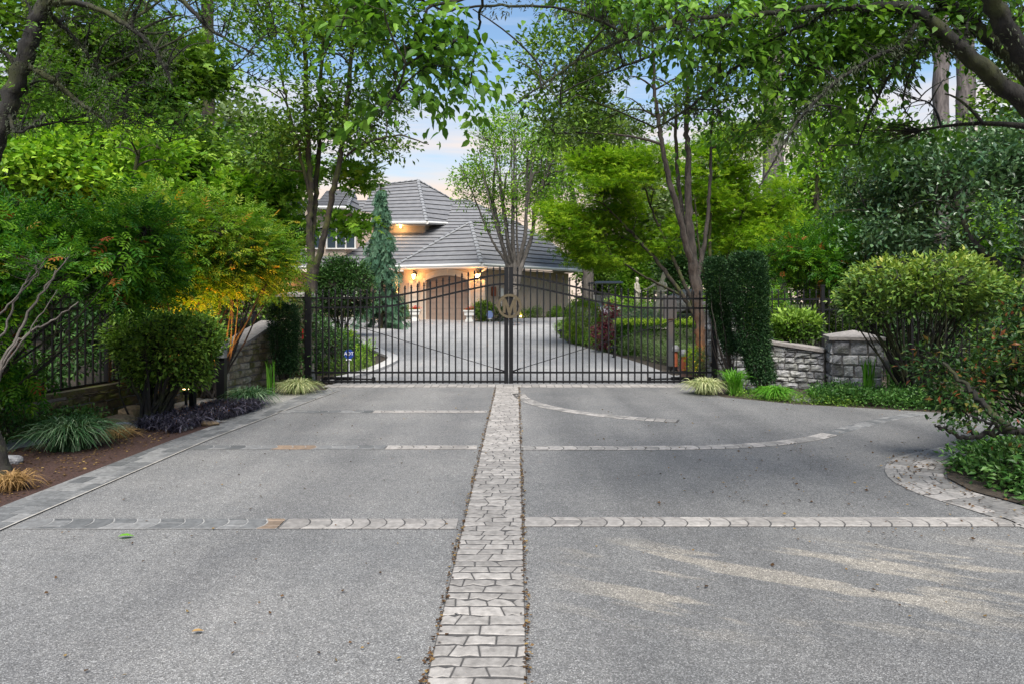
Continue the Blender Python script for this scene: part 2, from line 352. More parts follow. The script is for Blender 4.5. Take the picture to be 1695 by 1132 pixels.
def pinnate(k):
    V = []; Fs = []
    for i in range(k):
        for s_ in (-1, 1):
            v = kite(.42, .07, .02, 0, .15+.75*i/k, s_*R(55)); Fs.append(tuple(len(V)*4+j for j in range(4))); V.append(v)
    V.append(kite(.4, .07, .02, 0, .75, 0)); Fs.append(tuple((len(V)-1)*4+j for j in range(4)))
    return np.vstack(V), Fs
TM['pinnate'] = pinnate(3)
TM['spray'] = pinnate(5)

def nrm(a): return a/(np.linalg.norm(a, axis=-1, keepdims=True)+1e-9)
def leaves(mb, P, D, Nn, s, tmpl, rnd):
    tv, tf = TM[tmpl]; D = nrm(D); X = nrm(np.cross(D, Nn)); Z = np.cross(X, D)
    s = np.asarray(s)[:, None, None]
    V = P[:, None, :]+s*(tv[None, :, 0, None]*X[:, None, :]+tv[None, :, 1, None]*D[:, None, :]+tv[None, :, 2, None]*Z[:, None, :])
    k, m = len(P), len(tv); V = V.reshape(-1, 3); base = np.arange(k)*m
    by = {}
    for f in tf: by.setdefault(len(f), []).append(f)
    off = mb.n; mb.V.append(V); mb.n += len(V)
    for sz, fs in by.items():
        fs = np.array(fs); Fa = (base[:, None, None]+fs[None]).reshape(-1, sz)
        mb.Fb.append((Fa+off, np.repeat(rnd, len(fs))))
def pn(p, sc, seed):
    q = p*sc+seed*7.3
    return (np.sin(q[:, 0]+1.7*np.sin(q[:, 1]*.9+seed))+np.sin(q[:, 1]*1.1+1.3*np.sin(q[:, 2]*1.2))+np.sin(q[:, 2]*1.3+1.5*np.sin(q[:, 0]*.8+2*seed)))/3
def in_blobs(r, blobs, n, shell=.45, gap=None, gsc=1.5, seed=0):
    """points in ellipsoids [(c, radii, weight)]"""
    ws = np.array([b[2] if len(b) > 2 else np.prod(b[1])**(2/3) for b in blobs]); ws = ws/ws.sum(); P = []
    have = 0
    for _ in range(12):
        k = int((n-have)*1.6)+8; bi = r.choice(len(blobs), k, p=ws)
        c = np.array([b[0] for b in blobs])[bi]; rad = np.array([b[1] for b in blobs])[bi]
        d = nrm(r.normal(size=(k, 3))); u = r.rand(k)**(1/3*(1-shell)+.02)
        u = u*(1+.12*pn(d*3+c, 1.5, seed))
        p = c+d*rad*u[:, None]
        if gap is not None: p = p[pn(p, gsc, seed) > gap]
        P.append(p); have += len(p)
        if have >= n: break
    P = np.vstack(P)[:n]
    return P
def crown(mb, r, C, per, size, tmpl, spread, flat=.6, out=None, droop=.25, bias=None, spray=None, jit=.3, upn=1.0):
    """leaves round cluster centres C; out = outward directions"""
    k = len(C); per = int(per)
    if out is None: out = nrm(C-C.mean(0))
    if spray:      # leaves alternate along a twig
        td = nrm(out+r.normal(size=(k, 3))*.6+np.array([0, 0, -droop])); t = (np.arange(per)+.5)/per
        side = nrm(np.cross(td, np.array([0, 0, 1.0])+r.normal(size=(k, 3))*.2)); sg = np.where(np.arange(per) % 2, 1, -1)
        P = C[:, None, :]+td[:, None, :]*(t*spray)[None, :, None]; P[:, :, 2] -= droop*.3*spray*(t**2)[None]
        D = td[:, None, :]*.6+side[:, None, :]*sg[None, :, None]*.8+r.normal(size=(k, per, 3))*jit; D[:, :, 2] -= droop
        P = P+r.normal(size=P.shape)*spread*.15
    else:
        o = r.normal(size=(k, per, 3))*spread; o[:, :, 2] *= flat; P = C[:, None, :]+o
        D = nrm(o)*.7+out[:, None, :]*.7+r.normal(size=(k, per, 3))*.5; D[:, :, 2] -= droop
    P = P.reshape(-1, 3); D = D.reshape(-1, 3); n = len(P)
    Nn = np.array([0, 0, 1.0])*upn+r.normal(size=(n, 3))*.45+np.repeat(out, per, 0)*.35
    s = size*(.65+.6*r.rand(n))
    rn = np.repeat(r.rand(k), per)*.45+r.rand(n)*.55
    if bias is not None: rn = np.clip(bias(P, rn), 0, 1)
    leaves(mb, P, D, Nn, s, tmpl, rn)

def limb(P, n=5, jit=.03, seed=1):
    """[(x,y,z,r)...] -> smooth, slightly crooked limb"""
    q = spline(P, n); r = np.random.RandomState(seed); q[1:-1, :3] += r.normal(size=(len(q)-2, 3))*jit*np.minimum(1, q[1:-1, 3:4]*12+.3); return q
def grow(name, label, cat, limbs, blobs, n=400, per=20, size=.1, tmpl='flat', lm='leaf_mid', bm='bark_grey', spread=.3, seed=1, sec=14, gap=None, gsc=1.5,
         flat=.6, droop=.25, spray=None, group=None, shell=.45, twig_r=.006, bias=None, up=.2, jit=.010, ls=1.0, secr=.35, trunk_name='trunk', build_sides=10, maxtw=1.0, origin=None, tufts=0):
    """a woody plant: given limbs, secondary limbs reaching into the crown blobs, a twig to every leaf cluster, leaves"""
    r = np.random.RandomState(seed); tb = MB(); sk = []
    for i, Lb in enumerate(limbs):
        q = limb(Lb, 9, jit, seed+i); q[:, 3] *= ls; q[:, 3] *= 1+.03*np.sin(np.arange(len(q))*1.9+i)
        V, Fq = tubes(q[None, :, :3], q[None, :, 3], build_sides)
        Vr = V.reshape(len(q), build_sides, 3); c_ = q[:, None, :3]; fac = 1+.06*r.normal(size=(len(q), build_sides, 1))+.10*np.sin(np.arange(build_sides)*2.1+i)[None, :, None]; V = (c_+(Vr-c_)*fac).reshape(-1, 3)
        tb.add(V, Fq); sk.append(q)
    SK = np.vstack(sk)
    if len(blobs):
        T = in_blobs(r, blobs, sec, .1)
        for t in T[np.argsort(np.linalg.norm(T-SK[0, :3], axis=1))]:
            dd = np.linalg.norm(SK[:, :3]-t, axis=1)+np.maximum(0, SK[:, 2]-t[2]+up)*1.5+np.maximum(0, .02-SK[:, 3])*20
            j = dd.argmin(); a = SK[j]; v = t-a[:3]; ln = np.linalg.norm(v)
            if ln < .15: continue
            s_ = np.linspace(0, 1, 7)[:, None]; bend = r.normal(size=3)*.12*ln+np.array([0, 0, .12*ln])
            p = a[:3]+v*s_+bend*(4*s_*(1-s_))*.6; r0 = min(a[3]*.6, .012+ln*.02*secr*3); rr = r0*(1-s_[:, 0]*.8)+.003
            V, Fq = tubes(p[None], rr[None], 5); tb.add(V, Fq); SK = np.vstack([SK, np.hstack([p[1:], rr[1:, None]])])
    mb = MB()
    if len(blobs) and n:
        C = in_blobs(r, blobs, n, shell, gap, gsc, seed)
        D2 = ((C[:, None, :]-SK[None, :, :3])**2).sum(-1)**.5+np.maximum(0, SK[None, :, 2]-C[:, None, 2])*.6
        j = D2.argmin(1); A = SK[j, :3]; keep = r.rand(len(C)) < maxtw
        s_ = np.linspace(0, 1, 4)[None, :, None]; v = (C-A)[:, None, :]; ln = np.linalg.norm(C-A, axis=1)
        P = A[:, None, :]+v*s_+(r.normal(size=(len(C), 1, 3))*.12*ln[:, None, None])*(4*s_*(1-s_))*.5
        rr = np.linspace(1, .35, 4)[None, :]*np.minimum(twig_r*(1+ln), SK[j, 3])[:, None]
        V, Fq = tubes(P[keep], rr[keep], 3); tb.add(V, Fq)
        outd = nrm(C-A+np.array([0, 0, .15])); crown(mb, r, C, per, size, tmpl, spread, flat, outd, droop, bias, spray)
    base = limbs[0][0][:3] if origin is None else origin
    t = thing(name, label, cat, base, group)
    if tufts:
        q = SK[(SK[:, 3] < .09) & (SK[:, 3] > .006)]; q = q[r.choice(len(q), tufts)]; lp = q[:, :3]+r.normal(size=(tufts, 3))*(q[:, 3:4]*.7+.01); lm_ = MB()
        crown(lm_, r, lp, 9, .03, 'thin', .018, 1.2, droop=.8); lm_.build('lichen', M['lichen'], t)
    tb.build(trunk_name, M[bm], t, True)
    if mb.n: mb.build('crown' if trunk_name == 'trunk' else 'foliage', M[lm], t)
    return t
def PL(*pts):
    """limb from pixels: (px, py, Y, width in px)"""
    return [(*W(a, b, Y), wd*.5*Y/F) for a, b, Y, wd in pts]
def BL(*bs):
    return [(W(a, b, Y), np.array([rx*Y/F, ry, rz*Y/F])) for a, b, Y, rx, rz, ry in bs]
# ------------------------------------------------------------ ground, drive, beds
def clip_half(P, ax, v, keep_low):
    o = []; n = len(P)
    for i in range(n):
        a, b = P[i], P[(i+1) % n]; ia = (a[ax] <= v) == keep_low; ib = (b[ax] <= v) == keep_low
        if ia: o.append(a)
        if ia != ib:
            t = (v-a[ax])/(b[ax]-a[ax]); o.append(tuple(np.array(a)+(np.array(b)-np.array(a))*t))
    return o
def sheet(name, P2, off, m, side=0, kind='structure', label=None, cat=None, parent=None):
    mb = MB(); cuts = [12.5, 36.3]; rest = [tuple(map(float, p)) for p in P2]
    for c in cuts+[1e9]:
        lo = clip_half(rest, 1, c, True) if c < 1e9 else rest
        if len(lo) > 2: mb.add([(x, y, gz(y)+off) for x, y in lo], [tuple(range(len(lo)))])
        rest = clip_half(rest, 1, c, False) if c < 1e9 else []
        if len(rest) < 3: break
    if side:
        n = len(P2)
        for i in range(n):
            a, b = P2[i], P2[(i+1) % n]; za, zb = gz(a[1]), gz(b[1])
            mb.add([(a[0], a[1], za+off), (b[0], b[1], zb+off), (b[0], b[1], zb+off-side), (a[0], a[1], za+off-side)], [(0, 1, 2, 3)])
    o = mb.build(name, m, parent); tag(o, label, cat, kind=kind); return o
def gp(*pts): return [tuple(G(a, Y)[:2]) for a, Y in pts]
sheet('ground', [(-400, -60), (400, -60), (400, 900), (-400, 900)], -.03, M['ground'])
sheet('soil', [(-14, -6), (16, -6), (22, 14), (22, 60), (-30, 60), (-26, 20), (-14, 13)], -.015, M['soil'])
fore = [(-3.72, -6), (14, -6), (14, 8.3), (6.7, 8.9), (5.7, 9.35), (5.0, 9.7), (4.2, 10.05), (3.35, 10.8), (3.2, 11.6), (3.25, 12.48), (-3.3, 12.48), (-3.12, 11.2), (-3.64, 7.37)]
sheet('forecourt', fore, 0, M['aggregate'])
far = [(-3.3, 12.5), (-3.2, 12.85), (-2.75, 15.6), (-2.8, 16.6), (-3.4, 18.2), (-4.9, 22), (-7.8, 27), (-13, 30), (-16, 37.2), (-5.75, 37.2), (-1.55, 35.6), (-1.0, 35.4), (3.5, 35.4), (9, 38), (11, 33), (3.5, 33), (2.2, 30), (1.75, 26.5), (1.76, 21.5), (2.5, 18.7), (3.05, 15.6), (3.3, 13.2), (3.25, 12.5)]
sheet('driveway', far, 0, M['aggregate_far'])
sheet('mulch_bed', [(-3.75, 4.2), (-3.66, 7.3), (-3.5, 8.6), (-4.6, 8.2), (-5.2, 6.6), (-5.1, 4.2)], .005, M['mulch'])
sheet('gravel_bed', [(-6.5, 5.8), (-5.2, 6.8), (-4.6, 8.25), (-3.52, 8.62), (-3.4, 9.2), (-3.1, 11.3), (-5.0, 11.4), (-5.3, 8.8)], -.004, M['gravel'])
sheet('mulch_bed', [(3.6, 15.0), (3.3, 13.3), (3.5, 12.6), (5, 12.6), (5, 16)], .03, M['mulch'])

# planted mound on the right beyond the gate
def mz(x, y):
    def sm(a): a = min(1, max(0, a)); return a*a*(3-2*a)
    return gz(y)+.85*sm((x-2.2)/3.0)*sm((y-17.5)/5.5)*sm((44-y)/8)
xs = np.linspace(2.2, 26, 40); ys = np.linspace(17.4, 44, 40); mb = MB()
mb.add([(x, y, mz(x, y)+(-.02 if x > 2.3 else -.05)) for x in xs for y in ys], [(i*40+j, (i+1)*40+j, (i+1)*40+j+1, i*40+j+1) for i in range(39) for j in range(39)])
tag(mb.build('mound', M['ground'], smooth=True), kind='structure')

# paving stones laid along a path
def along(path, s):
    P = np.array(path, float); d = np.linalg.norm(np.diff(P, axis=0), axis=1); cs = np.concatenate([[0], np.cumsum(d)])
    i = int(np.clip(np.searchsorted(cs, s, 'right')-1, 0, len(d)-1)); t = (s-cs[i])/d[i]; p = P[i]+(P[i+1]-P[i])*t
    k = P[min(i+2, len(P)-1)]-P[max(i-1, 0)] if len(P) > 3 else P[i+1]-P[i]; k = k/np.linalg.norm(k)
    return p, np.array([k[1], -k[0]]), cs[-1]
def strip_sheet(mb, path, wd, z, n=60):
    tot = along(path, 0)[2]; V = []
    for i in range(n+1):
        p, r_, _ = along(path, tot*i/n)
        for s_ in (-1, 1):
            q = p+r_*s_*wd/2; V.append((q[0], q[1], gz(q[1])+z))
    mb.add(V, [(2*i, 2*i+1, 2*i+3, 2*i+2) for i in range(n)])
def band(name, path, wd, row, across, m, jm, arc=0, jit=.18, gap=.009, h=.0075, seed=0, sel=None, edge=None, pick=None):
    """stamped stones: rows along the path, each row split across; arc bends the joints"""
    r = np.random.RandomState(seed); tot = along(path, 0)[2]; base = MB(); strip_sheet(base, path, wd, .004, max(2, int(tot/.3))); root = base.build(name, jm)
    tag(root, kind='structure'); mb = MB(); alt = MB()
    s = 0; k = 0
    while s < tot-row*.3:
        ln = row*(1+jit*(r.rand()-.5)); ln = min(ln, tot-s)
        na = across if isinstance(across, int) else across[k % len(across)]
        cuts = [0]+[(i+1)/na+(r.rand()-.5)*jit/na*1.4 for i in range(na-1)]+[1]
        if na > 1 and k % 2: cuts = [0]+[max(.08, c-.5/na) for c in cuts[1:-1]]+([1-.5/na+(r.rand()-.5)*.08] if na > 1 else [])+[1]
        for a, b in zip(cuts[:-1], cuts[1:]):
            sl = (r.rand()-.5)*.12 if na > 1 else 0
            def outline(ins, z):
                pts = []
                s0, s1 = s+gap/2+ins, s+ln-gap/2-ins; a0, b0 = a*wd+gap/2+ins, b*wd-gap/2-ins
                K = 5
                for i in range(K): t = i/(K-1); T_ = (a0+(b0-a0)*t)/wd; pts.append((s0+(arc*4*T_*(1-T_) if s > 0 else 0), a0+(b0-a0)*t))
                for i in range(K): t = 1-i/(K-1); T_ = (a0+(b0-a0)*t)/wd; pts.append((s1+arc*4*T_*(1-T_), a0+(b0-a0)*t+sl*row*(1 if 0 < a0 else 0)*0))
                o = []
                for ss, tt in pts:
                    q, rr, _ = along(path, min(max(ss, 0), tot)); q = q+rr*(tt-wd/2)
                    o.append((q[0], q[1], gz(q[1])+z))
                return o
            A = outline(0, .004); B = outline(.004, h)
            if na > 1:
                dx = (r.normal(size=2)*.004)
            n_ = len(A)
            mid = B[0]; tgt = alt if (pick and pick(mid)) else mb
            rv = r.rand() if sel is None else sel(mid, r)
            tgt.add(A+B, [tuple(range(n_, 2*n_))]+[(i, (i+1) % n_, (i+1) % n_+n_, i+n_) for i in range(n_)], rv)
        s += ln; k += 1
    c = mb.build('stones', m, root); c['label'] = 'stamped stones'
    if alt.n: alt.build('rust_stone', M['paver_rust'], root)
    if edge:
        eb = MB(); V = []
        for i in range(61):
            p, rr, _ = along(path, tot*i/60)
            for o_ in (edge, edge+.016): q = p+rr*o_; V.append((q[0], q[1], gz(q[1])+.010))
        eb.add(V, [(2*i, 2*i+1, 2*i+3, 2*i+2) for i in range(60)]); eb.build('edge_line', M['edge_pale'], root)
    return root
def slanted_band(name, path, wd, row):
    """the centre band: rows of trapezoid cobbles with leaning joints"""
    r = np.random.RandomState(4); tot = along(path, 0)[2]; base = MB(); strip_sheet(base, path, wd, .004, 40); root = base.build(name, M['joint_dark']); tag(root, kind='structure')
    mb = MB(); s = 0; k = 0; g = .004; gs = .0085
    yl = [0]
    while yl[-1] < tot: yl.append(yl[-1]+row*(.85+.3*r.rand()))
    wob = [lambda t, a=r.normal()*.006, b=r.normal()*.006, c=r.rand()*6: a*math.sin(9*t+c)+b*math.cos(17*t) for _ in yl]
    for k in range(len(yl)-1):
        big = k % 12 == 11
        base_c = [(.30, .70), (.45,), (.22, .62), (.36, .80), (.15, .50, .88)][k % 5] if r.rand() < .8 else (.33, .66)
        cuts0 = [0]+[c+(r.rand()-.5)*.10 for c in base_c]+[1]; lean = [0]+[(r.rand()-.5)*.14 for _ in base_c]+[0]
        cuts1 = [c+l for c, l in zip(cuts0, lean)]
        for j in range(len(cuts0)-1):
            def pt(c, row_i, up, ins_t, ins_s, z):
                t = c*wd+ins_t; ss = yl[row_i]+wob[row_i](c*wd*6)+((ins_s+gs-g) if up else -(ins_s+gs-g))
                q, rr, _ = along(path, min(max(ss, 0), tot)); q = q+rr*(t-wd/2); return (q[0], q[1], gz(q[1])+z)
            def outl(i_, z):
                a0, b0, a1, b1 = cuts0[j], cuts0[j+1], cuts1[j], cuts1[j+1]
                o = [pt(a0+(b0-a0)*t, k, True, (i_ if t < .01 else (-i_ if t > .99 else 0)), i_, z) for t in (0, .33, .66, 1)]
                o += [pt(a1+(b1-a1)*t, k+1, False, (i_ if t < .01 else (-i_ if t > .99 else 0)), i_, z) for t in (1, .66, .33, 0)]
                return o
            A = outl(g, .004); B = outl(g+.004, .0075); n_ = 8
            mb.add(A+B, [tuple(range(n_, 2*n_))]+[(i, (i+1) % n_, (i+1) % n_+n_, i+n_) for i in range(n_)], r.rand())
    mb.build('stones', M['paver_pale'], root); return root
slanted_band('stone_band', [(-.15, 1.2), (-.08, 12.05)], .40, .088)
dk = lambda q, r: r.rand()*.5
cross_sel = lambda q, r: r.rand()
def cross(y, x0, x1, wd, name='stone_band', m='paver_pale', jm='joint_dark', seed=1, pick=None, arc=.04, row=.145):
    return band(name, [(x0, y), (x0+(x1-x0)*.5, y), (x1, y)], wd, row, (1, 2, 1, 1, 2), M[m], M[jm], arc=arc, jit=.5, seed=seed, pick=pick)
cross(4.62, -1.55, -.37, .21, seed=2); cross(4.62, -3.32, -1.56, .21, m='paver_dark', jm='joint_pale', seed=3, pick=lambda q: -1.70 < q[0] < -1.40)
cross(4.66, .08, 3.42, .20, seed=4)
cross(7.05, -1.3, -.36, .19, seed=5); cross(7.05, -3.3, -1.31, .19, m='paver_dark', jm='joint_pale', seed=6, pick=lambda q: -2.48 < q[0] < -2.1)
cross(9.35, -1.9, -.34, .20, seed=7); cross(9.35, -3.2, -1.91, .2, m='paver_dark', jm='joint_pale', seed=8)
sw = [(.09, 7.02), (1.2, 7.02), (2.3, 7.1), (3.2, 7.45), (4.0, 8.1), (4.8, 8.75), (5.5, 9.2)]
sq_ = [tuple(x) for x in spline(sw, 6)]; band('stone_band', sq_[:22], .19, .14, (1, 2), M['paver_mid'], M['joint_dark'], arc=.035, jit=.3, seed=9); band('stone_band', sq_[21:], .19, .14, (1, 2), M['paver_dark'], M['joint_pale'], arc=.035, jit=.3, seed=15)
sw2 = [(.10, 11.2), (.18, 10.6), (.42, 9.95), (.85, 9.35), (1.5, 8.85), (2.1, 8.6)]
band('stone_band', [tuple(x) for x in spline(sw2, 6)], .22, .13, 2, M['paver_mid'], M['joint_dark'], jit=.3, seed=10)
band('stone_band', [(-3.35, 12.22), (0, 12.22), (3.2, 12.22)], .40, .15, 3, M['paver_pale'], M['joint_dark'], jit=.4, seed=11)
# kerb band on the left, slate dark with pale joints
band('kerb_band', [(-3.56, 1.5), (-3.555, 4.6), (-3.50, 7.4), (-3.34, 9.4), (-3.12, 11.6)], .40, .20, 3, M['paver_dark'], M['joint_pale'], jit=.4, gap=.006, h=.0075, seed=12, edge=.185)
rk = [(4.9, 7.05), (4.35, 6.75), (3.78, 6.35), (3.46, 5.85), (3.40, 5.42), (3.52, 5.02), (3.62, 4.6), (3.7, 3.6)]
band('kerb_band', [tuple(x) for x in spline(rk, 6)][::-1], .46, .16, 3, M['paver_mid'], M['joint_dark'], jit=.4, seed=13)
sheet('soil', [(5.1, 6.95), (4.4, 6.5), (3.95, 6.2), (3.70, 5.8), (3.64, 5.4), (3.78, 5.0), (3.88, 4.5), (3.95, 3.6), (9, 3.6), (9, 7)], .012, M['soil'])
# pale kerbs beyond the gate
def kerb(path, wd, h, m, name='kerb'):
    mb = MB(); n = len(path)
    V = []
    for i in range(n):
        p = np.array(path[i]); d = np.array(path[min(i+1, n-1)])-np.array(path[max(i-1, 0)]); d = d/np.linalg.norm(d); r_ = np.array([d[1], -d[0]])
        for o_, z in ((-wd/2, 0), (-wd/2, h), (wd/2, h), (wd/2, 0)): q = p+r_*o_; V.append((q[0], q[1], gz(q[1])+z))
    mb.add(V, [(4*i+j, 4*i+j+1, 4*i+j+5, 4*i+j+4) for i in range(n-1) for j in range(3)]+[(0, 1, 2, 3), (4*n-4, 4*n-3, 4*n-2, 4*n-1)])
    return tag(mb.build(name, m), kind='structure')
kerb([tuple(x) for x in spline([(-3.45, 12.7), (-3.1, 13.6), (-2.86, 15.4), (-2.92, 16.8), (-3.5, 18.3), (-5.0, 22.1)], 4)], .28, .06, M['concrete'])
kerb([tuple(x) for x in spline([(-1.3, 36.2), (-1.0, 35.3), (-.3, 34.9), (1.5, 35.2), (3.9, 36.5), (5.5, 38.5)], 4)], .22, .14, M['concrete'])
kerb([(-14, 35.2), (-9, 35.6), (-6.0, 36.2)], .22, .14, M['concrete'])
sheet('soil', [(-1.25, 36.1), (-1.0, 35.45), (-.3, 35.05), (1.5, 35.35), (3.9, 36.65), (5.5, 38.6), (4.5, 43), (-1.2, 40)], .10, M['soil'])
# litter: bits of bark, seeds and leaves
r_ = np.random.RandomState(21); P = []; s_ = []
for k in range(1500):
    y = r_.rand()*10.8+1.2; side = r_.choice([-1, 1]); cx = -.15+.07*(y-1.2)/10.85
    P.append((cx+side*.206+r_.normal()*.007, y, .010+r_.rand()*.006)); s_.append(.014+.012*r_.rand())
for k in range(2600):
    x = .4+5.5*r_.rand()**.8; y = 3.2+8*r_.rand()
    if r_.rand() < np.exp(-((x-2.4)/1.3)**2-((y-5.9)/1.6)**2)+.10: P.append((x, y, .012)); s_.append(.012+.022*r_.rand()**2)
for k in range(260): P.append((-3.2+3*r_.rand(), 2+10*r_.rand()**1.2, .012)); s_.append(.012+.016*r_.rand())
for k in range(2200): P.append((-3.8-1.2*r_.rand(), 4.3+4*r_.rand(), .012)); s_.append(.014+.018*r_.rand())
for k in range(500):
    q, rr, _ = along([tuple(x) for x in spline(rk, 6)], 6*r_.rand()); q = q+rr*(r_.rand()-.5)*.5; P.append((q[0], q[1], .018)); s_.append(.015+.02*r_.rand())
P = np.array(P); mb = MB(); n = len(P); a = r_.rand(n)*6.28
leaves(mb, P, np.stack([np.cos(a), np.sin(a), .1*r_.normal(size=n)], 1), np.array([0, 0, 1.])+r_.normal(size=(n, 3))*.35, np.array(s_), 'wide', r_.rand(n))
tag(mb.build('leaf_litter', M['debris']), kind='stuff')
for (px, Y, c, sz, lab) in ((195, 4.33, 'grass_green', .09, 'green fallen leaf lying in front of the dark cross band on the left'), (317, 3.08, 'grass_tan', .05, 'small yellow fallen leaf alone on the left half of the forecourt')):
    mb = MB(); g = G(px, Y, .016); leaves(mb, g[None], np.array([[1, .3, .12]]), np.array([[0, 0, 1.]]), np.array([sz]), 'ovate', np.array([.8])); tag(mb.build('fallen_leaf', M[c]), lab, 'leaf')

# ------------------------------------------------------------ stone walls and pillars
def stone_face(mb, r, O, U, V_, Wd, Ht, Nn, hgt=None, rows=None, depth=.035, pos=None):
    if pos is None: pos = lambda u, v, d: O+U*u+V_*v+Nn*d
    """irregular coursed stones on the face O + u U + v V; hgt(u) = wall height"""
    z = 0; rowh = rows or .11
    while z < Ht-.02:
        h = rowh*(.75+.6*r.rand()); h = min(h, Ht-z)
        if Ht-z-h < .05: h = Ht-z
        u = 0
        while u < Wd-.01:
            l = min((.10+.20*r.rand()), Wd-u)
            if Wd-u-l < .06: l = Wd-u
            top = z+h
            if hgt is not None:
                hm = min(hgt(u), hgt(u+l));
                if z > hm-.03: u += l; continue
                top = min(top, hm)
            split = r.rand() < .18 and h > .13
            for (za, zb) in ([(z, z+(top-z)*.5), (z+(top-z)*.5, top)] if split else [(z, top)]):
                g = .007; K = 5; a = depth*(.5+.8*r.rand()); vs_ = []
                for i in range(K):
                    for j in range(K):
                        s, t = (0, .07, .5, .93, 1)[i], (0, .10, .5, .90, 1)[j]; e = 0 if i in (0, 4) or j in (0, 4) else 1
                        d = (a*(.8+.35*(i == 2)*(j == 2))+r.normal()*.007 if e else 0)
                        jx = r.normal()*.005; jz = r.normal()*.005
                        vs_.append(pos(u+g+(l-2*g)*s+jx, za+g+(zb-za-2*g)*t+jz, d))
                mb.add(vs_, [(i*K+j, (i+1)*K+j, (i+1)*K+j+1, i*K+j+1) for i in range(K-1) for j in range(K-1)], r.rand())
            u += l
        z += h
def wall_run(name, label, path, hs, th, sm, seed, capm='cap', cap_w=.06, side=1):
    """low stone wall along a plan path; hs = height at each point; stones face the forecourt (side)"""
    r = np.random.RandomState(seed); t = thing(name, label, 'wall', (path[0][0], path[0][1], 0)); core = MB(); st = MB(); cp = MB()
    n = len(path)
    for i in range(n-1):
        a = np.array([*path[i], gz(path[i][1])-.02]); b = np.array([*path[i+1], gz(path[i+1][1])-.02]); d = b-a; Wd = np.linalg.norm(d[:2]); U = d/Wd
        Nn = np.array([U[1], -U[0], 0])*side; up = np.array([0, 0, 1.])
        h0, h1 = hs[i], hs[i+1]
        o = lambda p, hh, off: p+Nn*off+up*hh
        core.add([o(a, 0, 0), o(b, 0, 0), o(b, 0, -th), o(a, 0, -th), o(a, h0, 0), o(b, h1, 0), o(b, h1, -th), o(a, h0, -th)], [(0, 1, 5, 4), (1, 2, 6, 5), (2, 3, 7, 6), (3, 0, 4, 7), (4, 5, 6, 7)])
        c = .055; e = cap_w; ov = U*.002
        cp.add([o(a-ov, h0+.002, e), o(b+ov, h1+.002, e), o(b+ov, h1+.002, -th-e), o(a-ov, h0+.002, -th-e), o(a-ov, h0+c, e), o(b+ov, h1+c, e), o(b+ov, h1+c, -th-e), o(a-ov, h0+c, -th-e)],
               [(0, 3, 2, 1), (0, 1, 5, 4), (1, 2, 6, 5), (2, 3, 7, 6), (3, 0, 4, 7), (4, 5, 6, 7)])
    P2 = np.array(path, float); cs = np.concatenate([[0], np.cumsum(np.linalg.norm(np.diff(P2, axis=0), axis=1))])
    for off, sg in ((0, 1), (-th, -1)):
        def pos(u, v, d):
            u = min(max(u, 0), cs[-1]); i = int(np.clip(np.searchsorted(cs, u, 'right')-1, 0, n-2)); k = (P2[i+1]-P2[i])/(cs[i+1]-cs[i]); p = P2[i]+k*(u-cs[i]); nn_ = np.array([k[1], -k[0]])*side; p = p+nn_*(off+sg*d)
            return np.array([p[0], p[1], gz(p[1])-.02+v])
        stone_face(st, r, None, None, None, cs[-1], max(hs), None, lambda u: float(np.interp(u, cs, hs)), pos=pos)
    core.build('mortar_core', M['mortar'], t); st.build('stone_facing', M[sm], t, False); cp.build('coping', M[capm], t); return t
def pillar(name, label, c, wx, h, rz, sm, seed, cap=True, caph=.10):
    r = np.random.RandomState(seed); z0 = gz(c[1])-.02; t = thing(name, label, 'pillar', (c[0], c[1], z0)); core = MB(); st = MB(); hw = wx/2
    core.box((c[0], c[1], z0+h/2), (hw, hw, h/2), rz)
    for k in range(4):
        a = rz+k*math.pi/2; U = np.array([math.cos(a), math.sin(a), 0]); Nn = np.array([U[1], -U[0], 0]); O = np.array([c[0], c[1], z0])-U*hw+Nn*hw
        stone_face(st, r, O, U, np.array([0, 0, 1.]), wx, h, Nn, rows=.16)
    core.build('mortar_core', M['mortar'], t); st.build('stone_facing', M[sm], t, False)
    if cap:
        cb = MB(); e = hw+.06; ca, sa = math.cos(rz), math.sin(rz)
        q = lambda s_, z: [(c[0]+x*s_*ca-y*s_*sa, c[1]+x*s_*sa+y*s_*ca, z) for x, y in ((-1, -1), (1, -1), (1, 1), (-1, 1))]
        V = q(e, z0+h)+q(e, z0+h+.05)+[(c[0], c[1], z0+h+.05+caph)]
        cb.add(V, [(3, 2, 1, 0)]+[(i, (i+1) % 4, (i+1) % 4+4, i+4) for i in range(4)]+[(4+i, 4+(i+1) % 4, 8) for i in range(4)]); cb.build('cap', M['cap'], t)
    return t
# right side
rw = [tuple(x) for x in spline([(4.02, 12.75, .98), (4.5, 12.35, .80), (4.95, 12.0, .72), (5.35, 11.7, .66)], 4)]
wall_run('stone_wall', 'low curved wall of grey split stone right of the gate with a dark coping', [p[:2] for p in rw], [p[2] for p in rw], .3, 'stone_grey', 3)
pillar('stone_pillar', 'low grey stone pillar with a pyramid cap at the end of the right wall', (5.72, 11.45), .72, .90, R(-18), 'stone_grey', 5)
pillar('stone_pillar', 'grey stone gate pillar behind the clipped columnar hedges right of the gate', (4.08, 13.1), .52, 1.45, R(8), 'stone_grey', 6, True, .06)
